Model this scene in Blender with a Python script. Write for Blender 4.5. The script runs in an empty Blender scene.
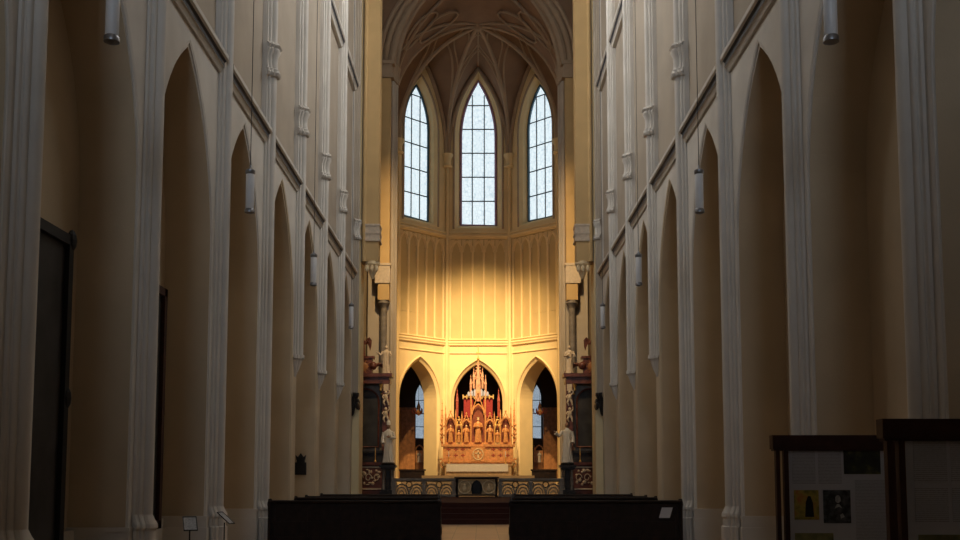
import bpy, bmesh, math, random
from math import pi, sin, cos, radians, sqrt, atan2, acos
from mathutils import Vector, Matrix

C = bpy.context.scene.collection
SC = bpy.context.scene
random.seed(7)

# ------------------------------------------------------------------ camera
cam_d = bpy.data.cameras.new('camera')
cam = bpy.data.objects.new('camera', cam_d)
C.objects.link(cam)
cam.location = (0.11, 0.0, 1.6)
cam.rotation_euler = (radians(90 + 5.0), 0, 0)
cam_d.sensor_width = 36.0
cam_d.lens = 37.5
cam_d.shift_y = 118 / 960
cam_d.clip_end = 300
SC.camera = cam

# ------------------------------------------------------------------ world, exposure, lights
SC.view_settings.view_transform = 'Standard'
SC.view_settings.look = 'None'
SC.view_settings.gamma = 1.0
SC.view_settings.use_curve_mapping = False
SC.view_settings.exposure = 0.0
w = bpy.data.worlds.new('sky'); SC.world = w
w.use_nodes = True
w.node_tree.nodes['Background'].inputs[0].default_value = (0.55, 0.7, 1.0, 1)
w.node_tree.nodes['Background'].inputs[1].default_value = 0.3

CLERESTORY = 11.5        # daylight in the high nave windows
WEST_GLASS = 13.0
APSE_GLASS = 1.0        # daylight in the apse windows
AMB_GLASS = 0.42

def spot(name, loc, target, watts, angle, blend, col, radius=0.25):
    d = bpy.data.lights.new(name, 'SPOT')
    d.energy = watts; d.spot_size = radians(angle); d.spot_blend = blend
    d.color = col; d.shadow_soft_size = radius
    o = bpy.data.objects.new(name, d); C.objects.link(o)
    o.location = loc
    o.rotation_euler = (Vector(target) - Vector(loc)).to_track_quat('-Z', 'Y').to_euler()
    return o
WARM = (1.0, 0.69, 0.33)
spot('altar_floodlight', (0.0, 44.0, 25.5), (0, 62, 7.9), 55000, 29, 1.0, WARM)
spot('choir_floodlight', (0.0, 36.0, 25.5), (0, 57, 3.5), 22000, 50, 1.0, WARM)

# ------------------------------------------------------------------ materials
def mat(name, col, rough=0.8, var=0.12, scale=3.0, metal=0.0, bump=0.0, bscale=40.0, spec=0.3, col2=None):
    m = bpy.data.materials.new(name); m.use_nodes = True
    nt = m.node_tree; N = nt.nodes; L = nt.links
    b = N['Principled BSDF']
    b.inputs['Roughness'].default_value = rough
    b.inputs['Metallic'].default_value = metal
    b.inputs['Specular IOR Level'].default_value = spec
    tc = N.new('ShaderNodeTexCoord')
    nz = N.new('ShaderNodeTexNoise'); nz.inputs['Scale'].default_value = scale
    nz.inputs['Detail'].default_value = 5
    rp = N.new('ShaderNodeValToRGB')
    a = col2 if col2 else tuple(c * (1 - var) for c in col)
    z = col if col2 else tuple(min(1, c * (1 + var)) for c in col)
    rp.color_ramp.elements[0].color = (*a, 1); rp.color_ramp.elements[1].color = (*z, 1)
    rp.color_ramp.elements[0].position = 0.3; rp.color_ramp.elements[1].position = 0.7
    L.new(tc.outputs['Object'], nz.inputs['Vector'])
    L.new(nz.outputs['Fac'], rp.inputs['Fac'])
    L.new(rp.outputs['Color'], b.inputs['Base Color'])
    if bump:
        n2 = N.new('ShaderNodeTexNoise'); n2.inputs['Scale'].default_value = bscale
        bp = N.new('ShaderNodeBump'); bp.inputs['Strength'].default_value = bump
        bp.inputs['Distance'].default_value = 0.02
        L.new(tc.outputs['Object'], n2.inputs['Vector'])
        L.new(n2.outputs['Fac'], bp.inputs['Height']); L.new(bp.outputs['Normal'], b.inputs['Normal'])
    return m

M = {}
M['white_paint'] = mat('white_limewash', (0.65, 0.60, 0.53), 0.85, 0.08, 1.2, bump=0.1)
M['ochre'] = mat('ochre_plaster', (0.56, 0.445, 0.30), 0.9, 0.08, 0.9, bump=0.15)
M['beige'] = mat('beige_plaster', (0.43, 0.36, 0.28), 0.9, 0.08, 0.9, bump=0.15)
M['yellow'] = mat('yellow_paint', (0.60, 0.40, 0.18), 0.85, 0.08, 1.0)
M['cream'] = mat('cream_paint', (0.79, 0.62, 0.34), 0.85, 0.06, 1.2)
M['apse_ochre'] = mat('apse_ochre_paint', (0.58, 0.44, 0.215), 0.9, 0.07, 1.0)
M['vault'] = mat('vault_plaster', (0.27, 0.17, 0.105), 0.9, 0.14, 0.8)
M['rib'] = mat('vault_rib_stone', (0.40, 0.29, 0.19), 0.85, 0.08, 2.0)
M['slate_shade'] = mat('ledge_slate_and_shade', (0.085, 0.085, 0.09), 0.7, 0.2, 4)
M['dark_wood'] = mat('dark_oak', (0.020, 0.012, 0.009), 0.5, 0.35, 6, bump=0.15, spec=0.2)
M['brown_wood'] = mat('brown_wood', (0.30, 0.13, 0.045), 0.5, 0.3, 5, bump=0.15)
M['red_wood'] = mat('red_brown_wood', (0.075, 0.022, 0.014), 0.45, 0.25, 7)
M['gold_wood'] = mat('gilded_orange_wood', (0.67, 0.32, 0.12), 0.45, 0.25, 9, metal=0.1, bump=0.2)
M['gold'] = mat('gilding', (0.85, 0.52, 0.16), 0.35, 0.2, 12, metal=0.5)
M['pale_gold'] = mat('pale_gilding', (0.86, 0.66, 0.38), 0.5, 0.15, 12, metal=0.15)
M['transept'] = mat('shade_darkened_transept', (0.22, 0.165, 0.105), 0.9, 0.1, 2)  # darkened colour stands in for the transept's shade
M['amb'] = mat('shade_darkened_brown_plaster', (0.07, 0.045, 0.035), 0.9, 0.1, 2)  # ambulatory gloom put into the plaster colour
M['sanct'] = mat('sanctuary_stone', (0.34, 0.25, 0.15), 0.6, 0.12, 3)
M['carpet'] = mat('dark_red_carpet', (0.05, 0.016, 0.012), 0.95, 0.2, 30)
M['altar_brown'] = mat('altar_red_gold_back', (0.23, 0.065, 0.033), 0.5, 0.25, 8)
M['altar_red'] = mat('altar_red_paint', (0.36, 0.075, 0.045), 0.5, 0.25, 8)
M['spire'] = mat('rose_gilded_wood', (0.60, 0.30, 0.19), 0.5, 0.3, 10)
M['maroon'] = mat('maroon_cloth', (0.30, 0.035, 0.035), 0.8, 0.15, 10)
M['pale_blue'] = mat('window_light_blue', (0.42, 0.45, 0.60), 0.6, 0.1, 10)  # daylight tint, given to the lancets of the altar spire
M['linen'] = mat('white_linen', (0.82, 0.78, 0.70), 0.9, 0.05, 10)
M['stone'] = mat('grey_stone', (0.30, 0.26, 0.21), 0.8, 0.15, 5, bump=0.2)
M['statue_white'] = mat('white_statue_stone', (0.86, 0.78, 0.64), 0.7, 0.06, 6)
M['skin_stone'] = mat('painted_face', (0.34, 0.19, 0.12), 0.6, 0.1, 8)
M['marble_red'] = mat('red_marble', (0.13, 0.045, 0.032), 0.35, 0.45, 5)
M['marble_grey'] = mat('grey_marble', (0.20, 0.17, 0.14), 0.4, 0.3, 4)
M['marble_dark'] = mat('black_marble', (0.03, 0.026, 0.024), 0.3, 0.4, 4)
M['cream_stone'] = mat('cream_carved_stone', (0.62, 0.50, 0.37), 0.7, 0.12, 8)
M['iron'] = mat('black_iron', (0.012, 0.012, 0.013), 0.5, 0.2, 20)
M['lead'] = mat('dark_lead', (0.03, 0.035, 0.045), 0.6, 0.2, 20)
M['bluebar'] = mat('blue_glass_border', (0.07, 0.14, 0.20), 0.5, 0.2, 20)
M['violet'] = mat('violet_glass_border', (0.36, 0.22, 0.33), 0.5, 0.2, 20)
M['canvas_dark'] = mat('darkened_oil_canvas', (0.035, 0.032, 0.030), 0.5, 0.5, 1.6)
M['frame_red'] = mat('red_brown_frame', (0.05, 0.02, 0.014), 0.5, 0.3, 12)
M['paper'] = mat('white_paper', (0.62, 0.63, 0.66), 0.8, 0.03, 3)
M['sheet'] = mat('printed_sheet', (0.52, 0.54, 0.60), 0.8, 0.03, 3)
M['panel_wood'] = mat('panel_dark_wood', (0.045, 0.016, 0.013), 0.5, 0.25, 7)
M['lantern_glass'] = mat('frosted_lantern_glass', (0.70, 0.70, 0.70), 0.35, 0.05, 3)
M['metal'] = mat('grey_metal', (0.25, 0.25, 0.26), 0.35, 0.1, 9, metal=0.8)
M['gold_cloth'] = mat('tan_panel', (0.55, 0.38, 0.20), 0.7, 0.2, 8)

# floor: stone flags
def floor_mat():
    m = bpy.data.materials.new('stone_flags'); m.use_nodes = True
    nt = m.node_tree; b = nt.nodes['Principled BSDF']
    tc = nt.nodes.new('ShaderNodeTexCoord'); br = nt.nodes.new('ShaderNodeTexBrick')
    br.inputs['Scale'].default_value = 1.0; br.inputs['Brick Width'].default_value = 0.6
    br.inputs['Row Height'].default_value = 0.6; br.inputs['Mortar Size'].default_value = 0.008
    br.offset = 0.0
    br.inputs['Color1'].default_value = (0.46, 0.30, 0.18, 1); br.inputs['Color2'].default_value = (0.40, 0.26, 0.16, 1)
    br.inputs['Mortar'].default_value = (0.2, 0.15, 0.1, 1)
    nt.links.new(tc.outputs['Object'], br.inputs['Vector'])
    nt.links.new(br.outputs['Color'], b.inputs['Base Color'])
    b.inputs['Roughness'].default_value = 0.45
    return m
M['floor'] = floor_mat()

def glass_mat(name, c1, c2, strength, scale=14):
    m = bpy.data.materials.new(name); m.use_nodes = True
    nt = m.node_tree; b = nt.nodes['Principled BSDF']
    tc = nt.nodes.new('ShaderNodeTexCoord')
    vo = nt.nodes.new('ShaderNodeTexVoronoi'); vo.inputs['Scale'].default_value = scale
    vo.feature = 'DISTANCE_TO_EDGE'
    rp = nt.nodes.new('ShaderNodeValToRGB')
    rp.color_ramp.elements[0].color = (*c1, 1); rp.color_ramp.elements[1].color = (*c2, 1)
    rp.color_ramp.elements[1].position = 0.12
    nt.links.new(tc.outputs['Object'], vo.inputs['Vector'])
    nt.links.new(vo.outputs['Distance'], rp.inputs['Fac'])
    nt.links.new(rp.outputs['Color'], b.inputs['Emission Color'])
    b.inputs['Base Color'].default_value = (0.3, 0.33, 0.36, 1)
    b.inputs['Emission Strength'].default_value = strength
    b.inputs['Roughness'].default_value = 0.4
    return m
M['glass'] = glass_mat('leaded_daylight_glass', (0.50, 0.62, 0.70), (0.82, 0.95, 1.0), APSE_GLASS, 5)
M['glass_nave'] = glass_mat('clerestory_glass', (0.9, 0.95, 1.0), (0.95, 0.98, 1.0), CLERESTORY, 5)
M['glass_west'] = glass_mat('west_window_glass', (0.68, 0.84, 1.0), (0.76, 0.9, 1.12), WEST_GLASS, 5)
M['glass_amb'] = glass_mat('ambulatory_glass', (0.40, 0.55, 0.70), (0.70, 0.85, 1.0), AMB_GLASS, 6)

def text_mat():
    m = bpy.data.materials.new('printed_text_lines'); m.use_nodes = True
    nt = m.node_tree; b = nt.nodes['Principled BSDF']
    tc = nt.nodes.new('ShaderNodeTexCoord'); sp = nt.nodes.new('ShaderNodeSeparateXYZ')
    mu = nt.nodes.new('ShaderNodeMath'); mu.operation = 'MULTIPLY'; mu.inputs[1].default_value = 62
    fr = nt.nodes.new('ShaderNodeMath'); fr.operation = 'FRACT'
    gt = nt.nodes.new('ShaderNodeMath'); gt.operation = 'GREATER_THAN'; gt.inputs[1].default_value = 0.55
    nz = nt.nodes.new('ShaderNodeTexNoise'); nz.inputs['Scale'].default_value = 60
    mm = nt.nodes.new('ShaderNodeMath'); mm.operation = 'MULTIPLY'
    rp = nt.nodes.new('ShaderNodeValToRGB')
    rp.color_ramp.elements[0].color = (0.49, 0.51, 0.57, 1); rp.color_ramp.elements[1].color = (0.12, 0.12, 0.14, 1)
    nt.links.new(tc.outputs['Object'], sp.inputs[0]); nt.links.new(sp.outputs['Z'], mu.inputs[0])
    nt.links.new(mu.outputs[0], fr.inputs[0]); nt.links.new(fr.outputs[0], gt.inputs[0])
    nt.links.new(tc.outputs['Object'], nz.inputs['Vector'])
    nt.links.new(gt.outputs[0], mm.inputs[0]); nt.links.new(nz.outputs['Fac'], mm.inputs[1])
    nt.links.new(mm.outputs[0], rp.inputs['Fac']); nt.links.new(rp.outputs['Color'], b.inputs['Base Color'])
    b.inputs['Roughness'].default_value = 0.8
    return m
M['text'] = text_mat()

def photo_mat(name, stops, scale=9, seed=0.0):
    m = bpy.data.materials.new(name); m.use_nodes = True
    nt = m.node_tree; b = nt.nodes['Principled BSDF']
    tc = nt.nodes.new('ShaderNodeTexCoord'); mp = nt.nodes.new('ShaderNodeMapping')
    mp.inputs['Location'].default_value = (seed, seed * 2, seed * 3)
    nz = nt.nodes.new('ShaderNodeTexNoise'); nz.inputs['Scale'].default_value = scale
    nz.inputs['Detail'].default_value = 3
    rp = nt.nodes.new('ShaderNodeValToRGB')
    rp.color_ramp.elements[0].position = stops[0][0]; rp.color_ramp.elements[0].color = (*stops[0][1], 1)
    rp.color_ramp.elements[1].position = stops[-1][0]; rp.color_ramp.elements[1].color = (*stops[-1][1], 1)
    for p, c in stops[1:-1]:
        e = rp.color_ramp.elements.new(p); e.color = (*c, 1)
    nt.links.new(tc.outputs['Object'], mp.inputs[0]); nt.links.new(mp.outputs[0], nz.inputs['Vector'])
    nt.links.new(nz.outputs['Fac'], rp.inputs['Fac']); nt.links.new(rp.outputs['Color'], b.inputs['Base Color'])
    b.inputs['Roughness'].default_value = 0.5
    return m
M['pic_green'] = photo_mat('dark_green_print', [(0.35, (0.012, 0.014, 0.012)), (0.55, (0.03, 0.035, 0.02)), (0.75, (0.16, 0.17, 0.05))], 7, 1.3)
M['pic_yellow'] = photo_mat('yellow_orange_print', [(0.3, (0.10, 0.11, 0.02)), (0.5, (0.42, 0.34, 0.06)), (0.7, (0.45, 0.13, 0.04))], 8, 4.1)
M['pic_grey'] = photo_mat('grey_portrait_print', [(0.42, (0.010, 0.011, 0.013)), (0.66, (0.09, 0.10, 0.11))], 16, 2.2)
M['pic_light'] = mat('light_print', (0.40, 0.40, 0.40), 0.6, 0.3, 30)
M['pic_dark'] = mat('black_print', (0.012, 0.012, 0.014), 0.6, 0.3, 30)
M['pic_olive'] = photo_mat('olive_print', [(0.3, (0.10, 0.11, 0.04)), (0.7, (0.30, 0.28, 0.12))], 9, 7.7)

# ------------------------------------------------------------------ mesh helpers
class MB:
    """collects shapes and links them as one mesh object"""
    def __init__(s): s.v = []; s.f = []; s.mi = []; s.cur = 0
    def add(s, vs, fs):
        o = len(s.v); s.v += [tuple(v) for v in vs]
        for f in fs: s.f.append([i + o for i in f]); s.mi.append(s.cur)
    def box(s, x0, x1, y0, y1, z0, z1):
        if x0 > x1: x0, x1 = x1, x0
        if y0 > y1: y0, y1 = y1, y0
        s.add([(x0,y0,z0),(x1,y0,z0),(x1,y1,z0),(x0,y1,z0),(x0,y0,z1),(x1,y0,z1),(x1,y1,z1),(x0,y1,z1)],
              [(0,3,2,1),(4,5,6,7),(0,1,5,4),(1,2,6,5),(2,3,7,6),(3,0,4,7)])
    def loft(s, rings, closed=True, caps=True):
        n = len(rings[0]); vs = [p for r in rings for p in r]; fs = []
        for i in range(len(rings) - 1):
            for j in range(n if closed else n - 1):
                k = (j + 1) % n
                fs.append((i*n+j, i*n+k, (i+1)*n+k, (i+1)*n+j))
        if caps and closed:
            fs.append(tuple(range(n))[::-1]); fs.append(tuple((len(rings)-1)*n + j for j in range(n)))
        s.add(vs, fs)
    def tube(s, path, r, seg=8, caps=True):
        path = [Vector(p) for p in path]
        rr = r if isinstance(r, (list, tuple)) else [r] * len(path)
        rings = []; up = None
        for i, p in enumerate(path):
            d = (path[min(i+1, len(path)-1)] - path[max(i-1, 0)])
            if d.length < 1e-9: d = Vector((0,0,1))
            d.normalize()
            if up is None:
                up = Vector((0,0,1)) if abs(d.z) < 0.9 else Vector((0,1,0))
            a = d.cross(up)
            if a.length < 1e-6: a = d.cross(Vector((1,0,0)))
            a.normalize(); b = a.cross(d); b.normalize(); up = b
            rings.append([p + a*cos(2*pi*k/seg)*rr[i] + b*sin(2*pi*k/seg)*rr[i] for k in range(seg)])
        s.loft(rings, True, caps)
    def lathe(s, prof, cx, cy, seg=16, z0=0.0):
        s.loft([[(cx + r*cos(2*pi*k/seg), cy + r*sin(2*pi*k/seg), z0 + z) for k in range(seg)] for r, z in prof])
    def ball(s, c, r, seg=10, rings=7):
        rx, ry, rz = r if isinstance(r, (list, tuple)) else (r, r, r)
        R = []
        for i in range(rings + 1):
            t = -pi/2 + pi*i/rings; q = max(cos(t), 0.02)
            R.append([(c[0]+rx*q*cos(2*pi*k/seg), c[1]+ry*q*sin(2*pi*k/seg), c[2]+rz*sin(t)) for k in range(seg)])
        s.loft(R)
    def prism(s, poly, f0, f1):
        """poly in 2D, f0/f1 map (a,b) to the two ends"""
        s.loft([[f0(*p) for p in poly], [f1(*p) for p in poly]])
    def face(s, pts): s.add(pts, [tuple(range(len(pts)))])
    def fill(s, loops, f):
        """planar face with holes; loops are 2D, f maps to 3D"""
        bm = bmesh.new(); es = []
        for lp in loops:
            vv = [bm.verts.new((a, b, 0)) for a, b in lp]
            for i in range(len(vv)): es.append(bm.edges.new((vv[i], vv[(i+1) % len(vv)])))
        bmesh.ops.triangle_fill(bm, use_beauty=True, use_dissolve=False, edges=es)
        bm.verts.index_update()
        s.add([f(v.co.x, v.co.y) for v in bm.verts], [[v.index for v in fc.verts] for fc in bm.faces])
        bm.free()
    def build(s, name, mats, parent=None, smooth=False, recalc=True):
        me = bpy.data.meshes.new(name); me.from_pydata(s.v, [], s.f)
        if not isinstance(mats, (list, tuple)): mats = [mats]
        for m in mats: me.materials.append(M[m] if isinstance(m, str) else m)
        for p, i in zip(me.polygons, s.mi): p.material_index = i
        if recalc:
            bm = bmesh.new(); bm.from_mesh(me)
            bmesh.ops.recalc_face_normals(bm, faces=bm.faces); bm.to_mesh(me); bm.free()
        if smooth:
            for p in me.polygons: p.use_smooth = True
            me.set_sharp_from_angle(angle=radians(38))
        o = bpy.data.objects.new(name, me); C.objects.link(o)
        if parent: o.parent = parent
        return o

def tag(o, label, cat, group=None):
    o['label'] = label; o['category'] = cat
    if group: o['group'] = group
    return o
def thing(name, label, cat, loc=(0,0,0), group=None, rz=0.0):
    o = bpy.data.objects.new(name, None); C.objects.link(o)
    o.empty_display_size = 0.2; o.location = loc; o.rotation_euler = (0,0,rz)
    return tag(o, label, cat, group)
def struct(o): o['kind'] = 'structure'; return o
def dup(root, loc=None, rz=None, label=None, group=None, mirror=False):
    r = root.copy(); C.objects.link(r)
    if loc is not None: r.location = loc
    if rz is not None: r.rotation_euler = (0,0,rz)
    if mirror: r.scale = (-root.scale[0], root.scale[1], root.scale[2])
    if label: r['label'] = label
    if group: r['group'] = group
    for ch in list(root.children):
        c = ch.copy(); C.objects.link(c); c.parent = r
        for g in list(ch.children):
            d = g.copy(); C.objects.link(d); d.parent = c
    return r
def arch(a, h, z0, n=14):
    """pointed arch from (-a,z0) over the apex (0,z0+h) to (a,z0)"""
    R = (a*a + h*h) / (2*a); c = a - R
    ph = acos(max(-1, min(1, -c / R)))
    half = [(c + R*cos(ph*i/n), z0 + R*sin(ph*i/n)) for i in range(n + 1)]
    half[-1] = (0.0, z0 + h)
    return [(-x, z) for x, z in half] + half[:-1][::-1]
def arc_pt(a, h, t):
    R = (a*a + h*h) / (2*a); c = a - R
    ph = acos(max(-1, min(1, -c / R)))
    return (c + R*cos(ph*t), R*sin(ph*t))
def ellring(cx, cy, z, rx, ry, n=18, fold=0.0, k=7, ph=0.0):
    out = []
    for i in range(n):
        t = 2*pi*i/n; q = 1 + fold*sin(k*t + ph)
        out.append((cx + rx*q*cos(t), cy + ry*q*sin(t), z))
    return out

# ================================================================== SETTING
BAY = 4.28; Y0 = 11.25
def YK(k): return Y0 + BAY*k
WU = 5.26
WX = 5.18           # face of the nave wall
NB = 6.10           # back of the niches
STRING = 9.95; SILL = 18.0; TOP = 26.0
FLOOR_END = 33.0; PLAT = 0.68

# floor
b = MB(); b.box(-7, 7, -20.6, 33.2, -0.3, 0.0)
struct(b.build('floor', 'floor'))
# choir steps and platforms
b = MB()
for i in range(4):
    b.box(-5.2, 5.2, 33.0 + 0.36*i, 34.6, 0.17*i, 0.17*(i+1))
struct(b.build('trim_1', 'carpet'))
b = MB(); b.box(-12.4, 12.4, 44.0, 72.0, -0.3, PLAT)
struct(b.build('floor', 'sanct'))
b = MB(); b.box(-5.2, 5.2, 34.44, 41.0, -0.3, PLAT); b.box(-12.4, 12.4, 41.0, 44.0, -0.3, PLAT)
struct(b.build('floor', 'carpet'))
b = MB(); b.box(-4.9, 4.9, 52.0, 61.2, PLAT, 1.0); b.box(-4.2, 4.2, 54.5, 61.0, 1.0, 1.3); b.box(-3.2, 3.2, 57.0, 60.9, 1.3, 1.6)
struct(b.build('trim_2', 'sanct'))

# nave walls, one mesh each side, built bay by bay
HALFP = 0.28
def nave_wall(s):
    b = MB()
    for k in range(-7, 7):
        ya, yb = YK(k), YK(k+1); ym = (ya + yb) / 2; a1 = BAY/2 - HALFP
        F = lambda x: (lambda q, z: (s*x, ym + q, z))
        curve = [(-a1, 0.0)] + arch(a1, 3.5, 6.05) + [(a1, 0.0)]
        b.cur = 0
        outline = [(-BAY/2, 5.8), (-a1, 5.8)] + arch(a1, 3.5, 6.05) + [(a1, 5.8), (BAY/2, 5.8), (BAY/2, STRING), (-BAY/2, STRING)]
        b.fill([outline], F(WX))
        # pier faces: white beside the nave, ochre where the pilasters stop on brackets
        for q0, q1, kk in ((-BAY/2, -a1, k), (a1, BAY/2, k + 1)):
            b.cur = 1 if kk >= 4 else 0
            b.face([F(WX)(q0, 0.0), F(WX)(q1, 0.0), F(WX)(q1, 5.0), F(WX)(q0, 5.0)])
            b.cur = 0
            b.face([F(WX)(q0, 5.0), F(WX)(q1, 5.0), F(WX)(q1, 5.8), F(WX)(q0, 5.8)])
        # white chamfer, then ochre reveal and back
        a2 = a1 - 0.05
        c2 = [(-a2, 0.0)] + arch(a2, 3.46, 6.02) + [(a2, 0.0)]
        a3 = a1 - 0.07
        c3 = [(-a3, 0.0)] + arch(a3, 3.41, 6.0) + [(a3, 0.0)]
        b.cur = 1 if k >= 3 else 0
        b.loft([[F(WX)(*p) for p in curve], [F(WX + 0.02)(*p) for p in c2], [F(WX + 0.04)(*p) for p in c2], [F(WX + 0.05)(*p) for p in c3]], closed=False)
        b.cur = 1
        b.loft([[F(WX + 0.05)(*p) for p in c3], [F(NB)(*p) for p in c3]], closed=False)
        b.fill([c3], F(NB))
        # wall above the ledge with the clerestory opening
        b.cur = 2
        aw = 1.35
        hole = [(-aw, 19.3)] + arch(aw, 2.2, 23.2) + [(aw, 19.3)]
        outline = [(-BAY/2, STRING), (BAY/2, STRING), (BAY/2, TOP), (-BAY/2, TOP)]
        b.cur = 0
        for q in (-1, 1):
            e0, e1 = q*BAY/2, q*(BAY/2 - 0.22)
            b.face([F(WX)(e0, STRING), F(WX)(e1, STRING), F(WX)(e1, TOP), F(WX)(e0, TOP)])
            b.face([F(WX)(e1, STRING), F(WU)(e1, STRING), F(WU)(e1, TOP), F(WX)(e1, TOP)])
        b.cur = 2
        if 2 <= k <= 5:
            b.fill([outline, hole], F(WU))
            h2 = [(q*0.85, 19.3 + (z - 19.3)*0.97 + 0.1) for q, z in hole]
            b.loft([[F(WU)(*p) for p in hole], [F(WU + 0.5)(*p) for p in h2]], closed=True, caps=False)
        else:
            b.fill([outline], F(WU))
    return struct(b.build('wall_left' if s < 0 else 'wall_right', ['white_paint', 'ochre', 'beige'], recalc=False))
nave_wall(-1); nave_wall(1)
# plinths
for s in (-1, 1):
    b = MB()
    for k in range(-7, 8):
        y = YK(k)
        hh = HALFP + 0.17
        b.box(s*(WX-0.04), s*(NB-0.005), y - hh, y + hh, 0.0, 0.60)
        b.box(s*(WX-0.02), s*(NB-0.005), y - hh + 0.05, y + hh - 0.05, 0.60, 0.76)
        b.box(s*(WX-0.03), s*(NB-0.005), y - hh + 0.03, y + hh - 0.03, 0.76, 0.82)
        if k < 7:
            b.box(s*(NB-0.12), s*(NB-0.002), y + HALFP, y + BAY - HALFP, 0.0, 0.78)
    struct(b.build('baseboard_left' if s < 0 else 'baseboard_right', 'white_paint'))
# string courses, one per bay and height
tn = [2]
def trim(b, m, smooth=False):
    tn[0] += 1
    return struct(b.build('trim_%d' % tn[0], m, smooth=smooth))
def ledge(s, k, z, prot):
    b = MB(); ya, yb = YK(k) + 0.215, YK(k+1) - 0.215
    prof = [(-0.1, -0.22), (0.05, -0.22), (0.09, -0.14), (0.12, -0.12), (0.12, -0.03), (prot*0.8, 0.0), (prot, 0.03), (prot, 0.12), (prot*0.85, 0.15)]
    tail = [(-0.09, 0.42)]
    pr = prof + tail
    b.cur = 0
    n = len(pr)
    r0 = [(s*(WX - p), ya, z + h) for p, h in pr]; r1 = [(s*(WX - p), yb, z + h) for p, h in pr]
    for i in range(n - 1):
        b.cur = 1 if i in (3, 4, 8) else 0  # dark faces: the sloped top, and shade painted under the lip
        b.face([r0[i], r0[i+1], r1[i+1], r1[i]])
    b.cur = 0
    b.face(r0); b.face(r1[::-1])
    trim(b, ['white_paint', 'slate_shade'])
for s in (-1, 1):
    for k in range(0, 7):
        ledge(s, k, STRING, 0.20)
    for k in range(4, 7):
        ledge(s, k, SILL, 0.20)
# clerestory windows
wn = [3]
def make_window(b_frame, b_pane, num, mf, mp):
    o = struct(b_frame.build('window_%d' % num, mf)); b_pane.build('window_pane', mp, o)
    return o
for s in (-1, 1):
    for k in range(2, 6):
        ym = YK(k) + BAY/2; wn[0] += 1
        f = MB(); p = MB(); aw = 1.35*0.85; x = s*(WU + 0.5)
        hole = [(-aw, 19.4)] + [(q*0.85, 19.4 + (z - 19.3)*0.97) for q, z in arch(1.35, 2.2, 23.2)] + [(aw, 19.4)]
        p.fill([hole], lambda q, z: (x, ym + q, z))
        for q in (-0.4, 0.4): f.box(x - s*0.06, x - s*0.01, ym + q - 0.03, ym + q + 0.03, 19.4, 24.5)
        for z in (20.6, 21.8, 23.0): f.box(x - s*0.06, x - s*0.01, ym - aw, ym + aw, z - 0.03, z + 0.03)
        make_window(f, p, wn[0], 'lead', 'glass_nave')
# end wall behind the viewer, nave vault
b = MB()
wh = [(-2.3, 9.5)] + arch(2.3, 4.5, 19.0) + [(2.3, 9.5)]
b.fill([[(-7, 0), (7, 0), (7, 32), (-7, 32)], wh], lambda x, z: (x, -20.0, z))
b.loft([[(x, -20.0, z) for x, z in wh], [(x, -20.5, z) for x, z in wh]], closed=True, caps=False)
struct(b.build('wall_back', 'beige', recalc=False))
f = MB(); p = MB(); p.fill([wh], lambda x, z: (x, -20.45, z)); wn[0] += 1
for x in (-0.8, 0.8): f.box(x - 0.05, x + 0.05, -20.42, -20.34, 9.5, 22.0)
for i in range(6): f.box(-2.3, 2.3, -20.42, -20.34, 11.2 + 1.6*i, 11.3 + 1.6*i)
make_window(f, p, wn[0], 'lead', 'glass_west')
def barrel(name, w, z0, h, ya, yb, m, n=12):
    b = MB(); prof = arch(w, h, z0, n)
    b.loft([[(x, ya, z) for x, z in prof], [(x, yb, z) for x, z in prof]], closed=False)
    return struct(b.build(name, m, recalc=False))
b = MB(); b.box(-WX, WX, -20.0, -2.2, 7.0, 7.5); b.box(-WX, WX, -2.5, -2.2, 7.5, 10.2)  # unseen slab and parapet, added to keep west light off the near lower nave
struct(b.build('wall_unseen_light_block', 'dark_wood'))
barrel('ceiling', WU, TOP, 5.5, -20.6, 51.2, 'beige')

# crossing and transept walls
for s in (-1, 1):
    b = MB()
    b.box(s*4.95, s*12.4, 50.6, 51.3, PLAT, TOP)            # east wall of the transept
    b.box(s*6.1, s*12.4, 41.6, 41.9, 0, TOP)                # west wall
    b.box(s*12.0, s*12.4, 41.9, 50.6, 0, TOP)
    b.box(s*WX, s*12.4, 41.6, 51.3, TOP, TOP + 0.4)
    struct(b.build('wall_transept_left' if s < 0 else 'wall_transept_right', 'transept'))

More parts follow.
